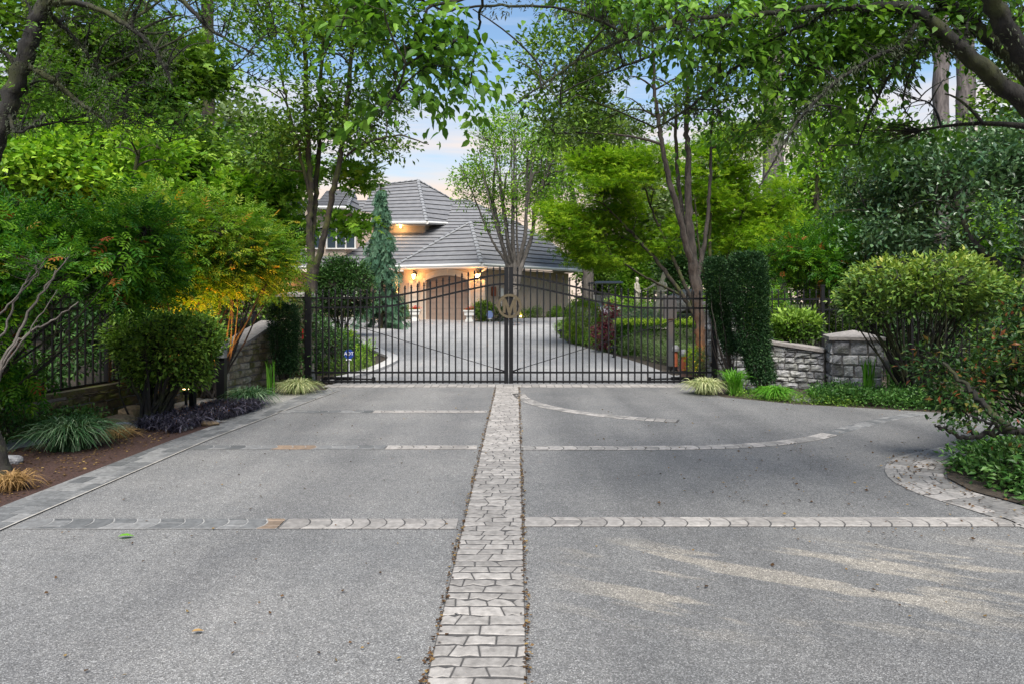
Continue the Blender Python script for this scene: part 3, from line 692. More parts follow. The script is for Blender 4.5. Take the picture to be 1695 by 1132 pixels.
# left side
lw = [tuple(x) for x in spline([(-4.62, 10.95, .70), (-4.55, 11.6, .80), (-4.45, 12.2, .98), (-4.33, 12.6, 1.12)], 3)]
wall_run('stone_wall', 'mossy tan stone wall left of the gate with a coping that sweeps upward', [p[:2] for p in lw], [p[2] for p in lw], .3, 'stone_tan', 8)
pillar('stone_pillar', 'tall tan stone gate pillar overgrown with ivy left of the gate', (-4.08, 12.95), .46, 1.60, R(-6), 'stone_tan', 9, True, .06)
wall_run('stone_wall', 'low moss covered retaining wall under the left iron fence', [(-5.9, 5.2), (-5.55, 7.2), (-5.2, 9.0), (-4.95, 10.9)], [.38, .38, .40, .44], .25, 'stone_moss', 10, capm='stone_moss', cap_w=.02)

# ------------------------------------------------------------ driveway gate
def bar(mb, a, b, r, rnd=.5):
    a = np.array(a, float); b = np.array(b, float); d = b-a; L_ = np.linalg.norm(d); d /= L_
    u = np.cross(d, [0, 1, 0]) if abs(d[1]) < .9 else np.cross(d, [1, 0, 0]); u /= np.linalg.norm(u); v = np.cross(d, u)
    return mb.box((a+b)/2, (r, r, L_/2), ax=[u, v, d], rnd=rnd)
YG = 12.62
def zpx(py): return 1.5-(py-500)*YG/F
def xpx(px): return (px-847.5)*YG/F
xs_t = np.array([508, 560, 620, 650, 700, 740, 780, 800, 820, 838]); ys_t = np.array([494, 494, 493.5, 491, 482, 472.5, 463.5, 459.5, 456, 454.5])
def top_z(px, lower=False):
    q = px if px <= 841.5 else 1683-px*1.0
    q = max(508, q); return zpx(np.interp(q, xs_t, ys_t)+(15.5 if lower else 0)+(0 if px < 841 else 1))
def gate_leaf(px0, px1, label, emblem):
    left = px0 < 800
    t = thing('driveway_gate', label, 'gate', (xpx(px0 if left else px1), YG, 0), 'double driveway gate')
    fr = MB(); n = 34
    for lo in (False, True):
        pts = [np.array([xpx(a), YG, top_z(a, lo)]) for a in np.linspace(px0, px1, n)]
        for a, b in zip(pts[:-1], pts[1:]): bar(fr, a-(b-a)*.04, b+(b-a)*.04, .017)
    for py in (616, 631): bar(fr, (xpx(px0), YG, zpx(py)), (xpx(px1), YG, zpx(py)), .017)
    fr.build('rail', M['black_metal'], t)
    inner, outer = (px1, px0) if left else (px0, px1)
    b1 = MB(); bar(b1, (xpx(inner), YG, zpx(636)), (xpx(inner), YG, zpx(444)), .038); b1.box((xpx(inner), YG, zpx(444)+.006), (.042, .042, .006)); b1.build('stile', M['black_metal'], t)
    b2 = MB(); bar(b2, (xpx(outer), YG, zpx(620)), (xpx(outer), YG, zpx(486)), .025); b2.build('stile', M['black_metal'], t)
    # pickets
    k = 30
    for i in range(1, k+1):
        px = px0+(px1-px0)*i/(k+1); pb = MB(); x = xpx(px); zt = top_z(px)+.085
        bar(pb, (x, YG, zpx(636.5)), (x, YG, zt), .0125)
        pb.lathe((x, YG, zt), [(.010, 0), (.022, .006), (.022, .016), (.012, .024), (.017, .04), (.014, .055), (.001, .085)], 8)
        pb.build('picket', M['black_metal'], t)
    # brace rods
    br = MB()
    if left: br.tube([(xpx(527), YG-.03, zpx(521)), (xpx(833), YG-.03, zpx(613))], .006, 6); br.tube([(xpx(820), YG-.03, zpx(609)), (xpx(836), YG-.03, zpx(614))], .013, 6)
    else: br.tube([(xpx(850), YG-.03, zpx(613)), (xpx(1148), YG-.03, zpx(521))], .006, 6); br.tube([(xpx(848), YG-.03, zpx(614)), (xpx(862), YG-.03, zpx(609))], .013, 6)
    br.build('brace_rod', M['black_metal'], t)
    if emblem:
        c = np.array([xpx(843.5), YG-.05, zpx(507)]); eb = MB(); Rr, rr, th = 20*YG/F, 15.8*YG/F, .02; n = 48
        V = []
        for i in range(n):
            a = 2*math.pi*i/n
            for r0, y in ((Rr, -th/2), (Rr, th/2), (rr, th/2), (rr, -th/2)): V.append((c[0]+r0*math.cos(a), c[1]+y, c[2]+r0*math.sin(a)))
        eb.add(V, [(4*i+j, 4*i+(j+1) % 4, 4*((i+1) % n)+(j+1) % 4, 4*((i+1) % n)+j) for i in range(n) for j in range(4)], .5)
        e = eb.build('emblem_ring', M['brass'], t)
        lb = MB(); u = YG/F
        for P in ([(-11, 10.5), (-5.2, 10.5), (0, -3.5), (5.2, 10.5), (11, 10.5), (11, -11.5), (6.5, -11.5), (6.5, 1.5), (2.4, -13), (-2.4, -13), (-6.5, 1.5), (-6.5, -11.5), (-11, -11.5)],):
            lb.prism([(c[0]+x*u, c[1]-.012, c[2]+z*u) for x, z in P], (0, .02, 0), .5)
        for sx in (-1, 1): lb.box((c[0]+sx*9.6*u, c[1]-.004, c[2]+11.2*u), (3*u, .012, 1.3*u), rnd=.5)
        lb.box((c[0], c[1]+.001, c[2]-13.6*u), (2.0*u, .011, 1.8*u), rnd=.5)
        lb.build('letter', M['brass'], e)
    # opener arm
    oa = MB(); s = -1 if left else 1; x0 = xpx(outer)-s*.02; zz = zpx(627)
    oa.box((x0-s*.45, YG+.10, zz), (.28, .03, .03)); oa.tube([(x0-s*.7, YG+.08, zz), (x0-s*1.15, YG+.05, zz-.01)], .016, 8); oa.box((x0-s*1.15, YG+.035, zz), (.03, .03, .03))
    oa.build('opener_arm', M['black_metal'], t)
    return t
gate_leaf(513, 838, 'left leaf of the black iron gate with the round gold letter M emblem', True)
gate_leaf(846, 1180, 'right leaf of the black iron gate, swept top, no emblem', False)
for px, top, lab in ((508.5, 480, 'black square steel gate post beside the ivy pillar on the left'), (1183, 486, 'black square steel gate post beside the grey pillar on the right')):
    t = thing('gate_post', lab, 'post', (xpx(px), YG+.02, 0)); p = MB(); x = xpx(px); p.box((x, YG+.02, zpx(top)/2-.02), (.043, .043, zpx(top)/2+.02)); p.build('post', M['black_metal'], t)
    q = MB(); q.lathe((x, YG+.02, zpx(top)), [(.06, 0), (.062, .012), (.05, .02), (.03, .03), (.028, .04), (.036, .055), (.02, .075), (.001, .085)], 12); q.build('finial', M['black_metal'], t)
    for z in (.35, 1.3): hb = MB(); hb.box((x+(.055 if px < 800 else -.055), YG+.0, z), (.03, .03, .035)); hb.build('hinge', M['black_metal'], t)

# ------------------------------------------------------------ iron fences
def fence(label, path, zb, h, sp=.115, rails=(.0, .14), bottom=.08, post_every=2, pr=.009):
    t = thing('iron_fence', label, 'fence', (*path[0], zb[0])); n = len(path)
    for i in range(n-1):
        a = np.array([*path[i], zb[i]]); b = np.array([*path[i+1], zb[i+1]]); L_ = np.linalg.norm(b-a); mb = MB(); up = np.array([0, 0, 1.])
        for dz in [h-.16-r for r in rails]+[bottom]: bar(mb, a+up*dz, b+up*dz, .016)
        k = max(2, int(L_/sp))
        for j in range(1, k):
            p = a+(b-a)*j/k; mb.box(p+up*(h-.04)/2, (pr, pr, (h-.04)/2)); mb.add([*(p+up*(h-.04)+np.array(d)*pr*1.6 for d in ((-1, -1, 0), (1, -1, 0), (1, 1, 0), (-1, 1, 0))), p+up*(h+.05)], [(0, 1, 4), (1, 2, 4), (2, 3, 4), (3, 0, 4), (3, 2, 1, 0)])
        mb.build('picket_panel', M['black_metal'], t)
    for i in range(n):
        mb = MB(); mb.box((*path[i], zb[i]+(h+.1)/2-.03), (.032, .032, (h+.1)/2+.03)); mb.box((*path[i], zb[i]+h+.11), (.042, .042, .012)); mb.build('post', M['black_metal'], t)
    return t
fence('long black iron fence on the mossy wall, receding along the left bed', [(-6.05, 5.2), (-5.68, 7.2), (-5.33, 9.0), (-5.08, 10.9)], [.35, .35, .37, .42], 1.35)
fence('short black iron fence behind the sweeping tan stone wall on the left', [(-5.0, 11.6), (-4.9, 13.0), (-4.2, 13.6)], [.1, .1, .1], 1.10)
fence('black iron fence behind the low curved stone wall on the right', [(4.35, 13.35), (6.07, 13.35), (7.6, 13.0), (8.6, 11.8), (9.3, 10.2)], [.05, .05, .0, 0, 0], 1.66, rails=(0, .20))
# ------------------------------------------------------------ house
def clip_s(P, sv, v, low):
    o = []; so_ = []; n = len(P)
    for i in range(n):
        a, b = P[i], P[(i+1) % n]; sa, sb = sv[i], sv[(i+1) % n]; ia = (sa <= v) if low else (sa >= v); ib = (sb <= v) if low else (sb >= v)
        if ia: o.append(a); so_.append(sa)
        if ia != ib: t = (v-sa)/(sb-sa); o.append(a+(b-a)*t); so_.append(v)
    return o, so_
def roof_plane(mb, P, course=.46, lift=.055, th=.10):
    P = [np.array(p, float) for p in P]; nn = np.cross(P[1]-P[0], P[2]-P[0]); nn /= np.linalg.norm(nn)
    if nn[2] < 0: nn = -nn
    h = np.cross([0, 0, 1.], nn); h /= np.linalg.norm(h); u = np.cross(nn, h)
    if u[2] < 0: u = -u
    s = [float(np.dot(p-P[0], u)) for p in P]; s0 = min(s); s = [a-s0 for a in s]; k = 0; top = max(s)
    Q = [p-nn*th for p in P]; n = len(P); mb.add(P+Q, [tuple(range(2*n-1, n-1, -1))]+[(i, (i+1) % n, (i+1) % n+n, i+n) for i in range(n)], .4)
    while k*course < top-.02:
        a, b = k*course, (k+1)*course; q, sv = clip_s(P, s, a, False); q, sv = clip_s(q, sv, b, True)
        if len(q) >= 3:
            V = [p+nn*(lift*(1-(t-a)/course)+.006) for p, t in zip(q, sv)]; mb.add(V, [tuple(range(len(V)))], .2+.6*rng.rand())
            lo = [p for p, t in zip(q, sv) if abs(t-a) < 1e-4]
            if len(lo) >= 2:
                hv = [np.dot(p, h) for p in lo]; A, B = lo[int(np.argmin(hv))], lo[int(np.argmax(hv))]
                mb.add([A, B, B+nn*(lift+.006), A+nn*(lift+.006)], [(0, 1, 2, 3)], .1)
        k += 1
def caps(mb, a, b, r=.13):
    a = np.array(a, float); b = np.array(b, float); L_ = np.linalg.norm(b-a); d = (b-a)/L_; n = int(L_/.36); u = np.cross(d, [0, 0, 1.]); u /= np.linalg.norm(u); v = np.cross(u, d)
    if v[2] < 0: v = -v
    for i in range(n):
        p0 = a+d*(L_*i/n); p1 = a+d*(L_*(i+1)/n+.04); V = []
        for p, rr, lf in ((p0, r, .05), (p1, r*.82, .02)):
            for t in np.linspace(0, math.pi, 6): V.append(p+u*rr*math.cos(t)+v*(rr*.6*math.sin(t)+lf))
        mb.add(V, [(j, j+1, j+7, j+6) for j in range(5)]+[(0, 1, 2, 3, 4, 5)], rng.rand())
def eave(mb, a, b, h=.17, d=.14):
    """gutter and fascia along an eave"""
    a = np.array(a, float); b = np.array(b, float); t = (b-a)/np.linalg.norm(b-a); o = np.array([t[1], -t[0], 0]); o = o if o[1] < 0 or (abs(o[1]) < .1) else -o
    z = np.array([0, 0, 1.]); prof = [(-.02, -.04), (d*.7, -.04), (d, .02), (d, h*.3), (d*.72, h-.04), (-.02, h-.04)]
    V = [p+o*(x+.02)+z*(-y) for p in (a, b) for x, y in prof]; k = len(prof)
    mb.add(V, [(i, (i+1) % k, (i+1) % k+k, i+k) for i in range(k)]+[tuple(range(k)), tuple(range(2*k-1, k-1, -1))], .5)
E1, E2, E3 = W(655, 441, 36.4), W(797, 437.5, 34.5), W(967, 447.5, 41.3); AP = W(779, 369, 39.0)
h_ = thing('house', 'large beige house with grey tiled hip roofs and an arched garage door beyond the gate', 'house', (-2, 37, gz(37)))
rf = MB(); RG = {}
n2 = np.cross(E3-E2, AP-E2); n2 /= np.linalg.norm(n2)
def on_plane(px, py, O=E2, nn=n2):
    d = np.array([(px-847.5)/F, 1, -(py-500)/F]); o = np.array([0, 0, 1.5]); t = np.dot(O-o, nn)/np.dot(d, nn); return o+d*t
B1, B2 = on_plane(822, 370), on_plane(862, 372)
B3 = on_plane(895, 391)
roof_plane(rf, [E1, E2, AP]); roof_plane(rf, [E2, E3, B3, B2, B1, AP])
# rear of the garage hip
E4 = np.array([E3[0]-1.5, E3[1]+4.5, E3[2]])
roof_plane(rf, [E3, E4, B3])
RG['garage'] = rf; rf = MB()
# main roof
C1, C2 = W(300, 443, 38.0), W(662, 441, 38.0); nm = np.array([0, -.52, .854]); nm /= np.linalg.norm(nm)
def onm(px, py): return on_plane(px, py, C2, nm)
CR1, CR2, CR3 = onm(560, 333), onm(742, 333), onm(778, 333)
roof_plane(rf, [C1, C2, onm(665, 436), onm(779, 366), onm(822, 368), onm(862, 371), CR3, onm(430, 333)])
roof_plane(rf, [CR3, onm(862, 371), onm(862, 371)+np.array([1.2, 5, -1.5]), CR3+np.array([.4, 3, -.8])])
RG['main'] = rf; rf = MB()
# upper bay roof
D1, D2, D3, D4 = W(590, 368.5, 40.9), W(706, 368, 40.9), W(692, 300, 45.2), W(618, 309, 45.2)
D5 = onm(738, 369.5); D6 = onm(752, 334)
roof_plane(rf, [D1, D2, D3, D4]); roof_plane(rf, [D2, D5, D6, D3])
roof_plane(rf, [D3, D6, D6+np.array([0, 4, 0]), D3+np.array([0.3, 4, -.4])])
RG['bay'] = rf; rf = MB()
# left upper roof and window-bay roof
roof_plane(rf, [W(430, 368, 41.5), W(560, 368, 41.5), W(600, 368, 41.5), W(622, 309, 46), W(470, 312, 46)])
RG['upper'] = rf; rf = MB()
w1_, w2_, w3_, wa = W(520, 343, 38.3), W(574, 343.5, 38.3), W(603, 369, 40.6), W(586, 316, 42.6)
roof_plane(rf, [w1_, w2_, wa, W(540, 318, 42.6)]); roof_plane(rf, [w2_, w3_, wa])
RG['window'] = rf
ROOF = {k: v.build('roof', M['roof'], h_) for k, v in RG.items()}; ro = ROOF['garage']
for g_, a, b in (('garage', E2, AP), ('garage', AP, B1), ('bay', D2, D3), ('bay', D3, D4), ('bay', D3, D6), ('window', w2_, wa), ('garage', E1, AP), ('garage', E3, B3), ('main', CR2, CR3)): cb = MB(); caps(cb, a, b); cb.build('ridge_cap', M['roof_cap'], ROOF[g_])
gb = MB()
for a, b in ((E1, E2), (E2, E3), (C1, C2), (D1, D2), (D2, D5), (w1_, w2_), (w2_, w3_)): gb = MB(); eave(gb, a, b); gb.build('gutter', M['white_paint'], ro)
# soffits
dn = np.array([0, 0, -.16])
ins1, ins2, ins3 = E1+np.array([.3, .75, 0]), E2+np.array([-.25, .95, 0]), E3+np.array([-.9, .5, 0])
for q_ in ([E1+dn, E2+dn, ins2+dn, ins1+dn], [E2+dn, E3+dn, ins3+dn, ins2+dn], [D1+dn, D2+dn, D2+dn+np.array([-.2, .7, 0]), D1+dn+np.array([0, .7, 0])], [D2+dn, D5+dn, D5+dn+np.array([-.8, .1, 0]), D2+dn+np.array([-.2, .7, 0])]):
    sb = MB(); sb.poly(q_); sb.build('soffit', M['trim'], ro)
# walls
wb = MB()
def wall(a, b, z0=None, th=.2, mbx=None):
    a = np.array(a, float); b = np.array(b, float); z0_ = gz(36)-.3 if z0 is None else z0
    d = (b-a)[:2]; d /= np.linalg.norm(d); o = np.array([-d[1], d[0], 0])*th
    P = [np.array([a[0], a[1], z0_]), np.array([b[0], b[1], z0_]), b, a]; (mbx or wb).prism(P, o)
zE = E2[2]-.17
I1, I2, I3 = ins1.copy(), ins2.copy(), ins3.copy()
for q in (I1, I2, I3): q[2] = zE-.0
fu = (I2-I1); fu[2] = 0; fl = np.linalg.norm(fu[:2]); fu /= fl; fn = np.array([fu[1], -fu[0], 0])
# garage opening in the front wall: left jamb and right jamb positions along the wall
def hit_front(px):                      # distance along I1->I2 where the ray through px meets the wall
    d = np.array([(px-847.5)/F, 1]); A = np.array([fu[:2], -d]).T; s_, t_ = np.linalg.solve(A, -I1[:2]); return s_
gA, gB = hit_front(705), hit_front(775); zg = gz(36); zsp, zct = 1.5-(463.5-500)*-36/F if False else 1.5+36.5*36/F, 1.5+45*35.6/F
def FP(s_, z, o=0): return I1*np.array([1, 1, 0])+fu*s_+fn*o+np.array([0, 0, z])
fw = MB()
nA = 12; arc = []
for i in range(nA+1):
    t = i/nA; arc.append((gA+(gB-gA)*t, zsp+(zct-zsp)*(1-(2*t-1)**2)))
def fquad(s0, s1, z0, z1, o0=0, o1=-.2): fw.prism([FP(s0, z0, o0), FP(s1, z0, o0), FP(s1, z1, o0), FP(s0, z1, o0)], fn*(o1-o0))
fquad(0, gA, zg-.3, zE); fquad(gB, fl, zg-.3, zE)
for (a, za), (b, zb_) in zip(arc[:-1], arc[1:]): fw.prism([FP(a, za), FP(b, zb_), FP(b, zE), FP(a, zE)], fn*-.2)
wall(I2, I3, mbx=fw)
wall(W(250, 452, 38.9), I1+np.array([0, 2.2, 0]), mbx=fw)
I1b = I1+np.array([0, 2.3, 0]); wall(I1b, I1, mbx=fw)
E4i = E4+np.array([-.6, -.5, -.17]); wall(I3, E4i, mbx=fw)
# upper bay and window bay walls
u1, u2 = W(592, 371.5, 41.6), W(703, 371.5, 41.6); wall(u1, u2, u1[2]-1.5, mbx=fw); wall(u2, u2+np.array([.9, 2.4, 0]), u2[2]-1.2, mbx=fw)
v1_, v2_ = W(505, 346, 39.0), W(571, 346, 39.0); wall(v1_, v2_, W(0, 425, 39)[2], mbx=fw); wall(v2_, v2_+np.array([1.2, 2.0, 0]), W(0, 425, 39)[2], mbx=fw)
wo = fw.build('wall', M['stucco'], h_)
# ribs of the side cladding
rb = MB(); su = (I3-I2); su[2] = 0; sl = np.linalg.norm(su); su /= sl; sn = np.array([su[1], -su[0], 0])
for i in range(1, int(sl/.3)):
    p = I2+su*.3*i+sn*.012; rb.box((p[0], p[1], (zE+zg)/2-.1), (.02, .012, (zE-zg)/2-.12), ax=[su, sn, [0, 0, 1]])
rb.build('batten', M['stucco'], wo)
# arch trim and keystone
tb_ = MB()
for o_, w0, dep in ((.05, .16, .05), (.03, .34, .03)):
    path = [(gA-.0, zg)]+arc+[(gB, zg)]
    for (a, za), (b, zb_) in zip(arc[:-1], arc[1:]): tb_.prism([FP(a, za-.02, o_), FP(b, zb_-.02, o_), FP(b, zb_+w0*.9, o_), FP(a, za+w0*.9, o_)], fn*-dep)
    if w0 < .2:
        tb_.prism([FP(gA-w0, zg, o_), FP(gA, zg, o_), FP(gA, zsp+.1, o_), FP(gA-w0, zsp+.1, o_)], fn*-dep); tb_.prism([FP(gB, zg, o_), FP(gB+w0, zg, o_), FP(gB+w0, zsp+.1, o_), FP(gB, zsp+.1, o_)], fn*-dep)
mid = (gA+gB)/2; tb_.prism([FP(mid-.07, zct-.02, .08), FP(mid+.07, zct-.02, .08), FP(mid+.10, zct+.36, .08), FP(mid-.10, zct+.36, .08)], fn*-.06)
tb_.build('arch_trim', M['trim'], wo)
# garage door: bowed top panels
gd = MB()
zz = zg
rows = 8; hh = (zct-zg)/rows
for i in range(rows):
    z0_, z1_ = zg+i*hh+.008, zg+(i+1)*hh-.008
    for j in range(4):
        s0_, s1_ = gA+(gB-gA)*j/4, gA+(gB-gA)*(j+1)/4
        gd.box(FP((s0_+s1_)/2, (z0_+z1_)/2, -.13), ((s1_-s0_)/2, .02, (z1_-z0_)/2), ax=[fu, fn, [0, 0, 1]])
gd.box(FP(mid, (zg+zct)/2, -.17), ((gB-gA)/2, .01, (zct-zg)/2), ax=[fu, fn, [0, 0, 1]])
gd.build('garage_door', M['garage'], h_)
# block piers either side
for s0_, s1_ in ((gA-1.0, gA-.42), (gB+.42, gB+1.0)):
    pb = MB(); z = zg
    while z < zg+1.9: pb.box(FP((s0_+s1_)/2, z+.15, .05), ((s1_-s0_)/2, .05, .142), ax=[fu, fn, [0, 0, 1]]); z += .30
    pb.build('block_pier', M['block'], wo)
# downspout
dp = MB(); c0 = I2+fn*.0; a_ = I2+sn*.08+su*.02
dp.tube([E2+np.array([.35, .15, -.15]), E2+np.array([.0, .5, -.35]), a_+np.array([0, 0, -.45])], .05, 8); dp.tube([a_+np.array([0, 0, -.4]), np.array([a_[0], a_[1], zg])], .05, 8); dp.build('downspout', M['white_paint'], h_)
# wall lanterns
def lantern(s_, z):
    lb = MB(); p = FP(s_, z, .0); lb.box(p+fn*.02+np.array([0, 0, .12]), (.05, .02, .10), ax=[fu, fn, [0, 0, 1]]); lb.tube([p+fn*.03+np.array([0, 0, .2]), p+fn*.14+np.array([0, 0, .32]), p+fn*.24+np.array([0, 0, .24])], .012, 6)
    c = p+fn*.24; lb.lathe(c, [(.01, .24), (.12, .17), (.12, .15)], 6); lb.lathe(c, [(.07, -.16), (.08, -.14), (.02, -.13)], 6)
    for k in range(6): a = k*math.pi/3; lb.tube([c+np.array([.11*math.cos(a), .11*math.sin(a), .16]), c+np.array([.075*math.cos(a), .075*math.sin(a), -.14])], .006, 4)
    lo = lb.build('wall_lantern', M['black_metal'], h_); g = MB(); g.lathe(c, [(.01, -.13), (.06, -.11), (.095, .14), (.01, .15)], 10); g.build('lamp_glass', M['lamp_glow'], lo)
    ld = bpy.data.lights.new('lantern_light', 'POINT'); ld.energy = 26; ld.color = (1, .45, .13); ld.shadow_soft_size = .1; l = bpy.data.objects.new('lantern_light', ld); COL.objects.link(l); l.location = Vector(c+fn*.16)
lantern(gA-.62, 1.5+42*36/F); lantern(gB+.62, 1.5+41*35.3/F)
lb = MB(); c = W(663, 376, 41.3); lb.lathe(c, [(.05, .10), (.07, .02), (.05, -.06), (.01, -.07)], 10); lb.build('soffit_lamp', M['lamp_glow'], h_)
ld = bpy.data.lights.new('soffit_light', 'POINT'); ld.energy = 12; ld.color = (1, .55, .2); ld.shadow_soft_size = .08; l = bpy.data.objects.new('soffit_light', ld); COL.objects.link(l); l.location = Vector(c+np.array([0, -.25, -.05]))
# windows
def window(px0, py0, px1, py1, Y, n, glass='glass', nz=1):
    a, b = W(px0, py1, Y), W(px1, py0, Y); fb = MB(); t = .07
    fb.box(((a[0]+b[0])/2, Y, a[2]-t/2), ((b[0]-a[0])/2+t, .06, t/2)); fb.box(((a[0]+b[0])/2, Y, b[2]+t/2), ((b[0]-a[0])/2+t, .05, t/2))
    for i in range(n+1): x = a[0]+(b[0]-a[0])*i/n; fb.box((x, Y, (a[2]+b[2])/2), (t/2, .045, (b[2]-a[2])/2-.001))
    for i in range(1, nz): z = a[2]+(b[2]-a[2])*i/nz; fb.box(((a[0]+b[0])/2, Y-.002, z), ((b[0]-a[0])/2, .03, .02))
    fo = fb.build('window', M['white_paint'], h_); g = MB(); g.box(((a[0]+b[0])/2, Y+.05, (a[2]+b[2])/2), ((b[0]-a[0])/2, .01, (b[2]-a[2])/2)); g.build('pane', M[glass], fo)
window(541, 378, 588, 411, 38.9, 3); window(510, 378, 530, 411, 38.9, 1)
window(646, 456, 660, 486, 38.7, 1, 'window_glow', 2); window(466, 450, 480, 482, 38.65, 1, 'window_glow', 2); window(560, 452, 590, 490, 38.65, 2)
window(420, 452, 446, 490, 38.65, 2, 'window_glow', 2)
# meter, box and small fittings on the side wall
mb = MB(); p = I2+su*1.2+sn*.06; mb.lathe((p[0], p[1], zg+1.5), [(.13, -.25), (.14, -.2), (.14, .2), (.13, .25)], 10); mb.build('hose_reel', M['copper'], h_)
mb = MB(); p = I2+su*1.75+sn*.10; mb.box((p[0], p[1], zg+1.45), (.13, .08, .22), ax=[su, sn, [0, 0, 1]]); mb.box((p[0], p[1], zg+1.0), (.03, .03, .3), ax=[su, sn, [0, 0, 1]]); mb.build('meter_box', M['white_paint'], h_)

# ------------------------------------------------------------ things round the house
def planter(px, Y, lab):
    t = thing('planter', lab, 'planter', G(px, Y)); c = G(px, Y); b = MB(); 
    b.box(c+np.array([0, 0, .06]), (.20, .20, .06)); b.box(c+np.array([0, 0, .22]), (.15, .15, .1)); b.box(c+np.array([0, 0, .42]), (.24, .24, .10)); b.box(c+np.array([0, 0, .55]), (.29, .29, .035)); b.build('pot', M['white_paint'], t)
    r = np.random.RandomState(int(px)); f = MB(); C = c+np.array([0, 0, .66])+r.normal(size=(40, 3))*np.array([.11, .11, .04]); crown(f, r, C, 5, .06, 'wide', .03); f.build('flowers', M['flower_red'], t)
    g = MB(); C = c+np.array([0, 0, .60])+r.normal(size=(40, 3))*np.array([.13, .13, .03]); crown(g, r, C, 5, .07, 'flat', .04); g.build('foliage', M['leaf_mid'], t)
planter(687.5, 35.0, 'white square planter with red flowers left of the garage door'); planter(777, 34.2, 'white square planter with red flowers right of the garage door')
M['blue_pale'] = simple('blue_pale', (.16, .22, .42), .5)
def sec_sign(px, py, Y, sz, txt, lab, colr='blue_sign'):
    c = W(px, py, Y); z0 = gz(Y); t = thing('yard_sign', lab, 'sign', (c[0], c[1], z0)); b = MB()
    P = [(c[0]+sz*math.cos(R(22.5+45*k)), c[1], c[2]+sz*math.sin(R(22.5+45*k))) for k in range(8)]; b.prism(P, (0, .012, 0), .5); b.build('panel', M[colr], t)
    s = MB(); s.tube([(c[0], c[1]+.02, z0-.05), (c[0], c[1]+.02, c[2])], .008, 6); s.tube([(c[0]-sz*.55, c[1]-.01, c[2]-sz*1.15), (c[0], c[1]-.01, c[2]-sz*1.02), (c[0]+sz*.55, c[1]-.01, c[2]-sz*1.15)], .012, 6); s.build('stake', M['sign_white'], t)
    if txt:
        cu = bpy.data.curves.new('txt', 'FONT'); cu.body = txt; cu.size = sz*.95; cu.align_x = 'CENTER'; cu.align_y = 'CENTER'; cu.extrude = .002; cu.offset = .006*sz
        tmp = bpy.data.objects.new('txt', cu); COL.objects.link(tmp); dg = bpy.context.evaluated_depsgraph_get(); me = bpy.data.meshes.new_from_object(tmp.evaluated_get(dg)); bpy.data.objects.remove(tmp)
        o = bpy.data.objects.new('lettering', me); COL.objects.link(o); o.parent = t; o.rotation_euler = (R(90), 0, 0); o.location = (0, -.005, c[2]-z0+.1*sz); me.materials.clear(); me.materials.append(M['sign_white'])
sec_sign(577.5, 586, 13.4, .098, 'ADT', 'blue octagonal security sign with white letters in the bed left behind the gate')
sec_sign(811, 521, 34.0, .20, '', 'pale blue octagonal sign in front of the round shrub beside the garage', 'blue_pale')
def pathlight(px, Y, h, lab, e=0):
    c = G(px, Y); t = thing('path_light', lab, 'lamp', c); b = MB(); b.lathe(c, [(.05, 0), (.05, .02), (.02, .03), (.02, h), (.08, h+.01), (.10, h+.03), (.02, h+.09)], 10); b.build('post', M['black_metal'], t)
    if e:
        g = MB(); g.lathe(c, [(.045, h-.09), (.05, h-.05), (.045, h)], 10); g.build('bulb', M['lamp_glow'], t)
        ld = bpy.data.lights.new('path_light_lamp', 'POINT'); ld.energy = e; ld.color = (1, .55, .2); ld.shadow_soft_size = .05; l = bpy.data.objects.new('path_light_lamp', ld); COL.objects.link(l); l.location = Vector(c+np.array([0, -.16, h]))
pathlight(862, 36.0, .25, 'lit path light in the bed right of the emblem, by the garage side wall', 3)
pathlight(619, 35.8, .3, 'lit path light in the bed left of the garage, under the weeping conifer', 4)
pathlight(928, 23.5, .22, 'dark path light at the rounded tip of the right hedge bed')
pathlight(1016, 17.2, .22, 'dark path light beside the burgundy shrub')
# copper bollards near the right gate post
def bollard(px, Y, h, lab):
    c = G(px, Y); t = thing('garden_bollard', lab, 'bollard', c, 'copper garden bollards right of the gate'); b = MB(); b.lathe(c+np.array([0, 0, .08]), [(.055, 0), (.055, h-.16), (.05, h-.15)], 14); b.build('post', M['copper'], t)
    k = MB(); k.lathe(c, [(.05, 0), (.05, .085), (.045, .09)], 14); k.build('foot', M['black_metal'], t)
    q = MB(); q.lathe(c+np.array([0, 0, h-.1]), [(.055, 0), (.085, .005), (.09, .06), (.075, .11), (.03, .135)], 14); q.build('cap', M['steel'], t)
bollard(1117.5, 14.6, .50, 'copper garden bollard with a grey cap, farther and left of the pair'); bollard(1131.5, 13.9, .47, 'copper garden bollard with a grey cap, nearer and right of the pair')
mb = MB(); c = G(1110, 14.0, .12); t = thing('flood_light', 'small dark garden flood light on the ground left of the copper bollards', 'lamp', G(1110, 14.0)); mb.box(c, (.04, .05, .035), .4); mb.box(c-np.array([0, 0, .06]), (.015, .015, .05)); mb.build('housing', M['black_metal'], t)
# call box inside the gate
t = thing('call_box', 'grey steel call box on a post, seen from behind through the right gate leaf', 'call box', G(1109, 14.6)); mb = MB(); a, b = W(1099, 490, 14.6), W(1119, 528, 14.6)
mb.box((a+b)/2, ((b[0]-a[0])/2, .07, (a[2]-b[2])/2)); mb.build('housing', M['gunmetal'], t)
mb = MB(); c = G(1110, 14.6); mb.box((c[0], c[1], (c[2]+b[2])/2), (.055, .04, (b[2]-c[2])/2)); mb.build('post', M['gunmetal'], t)
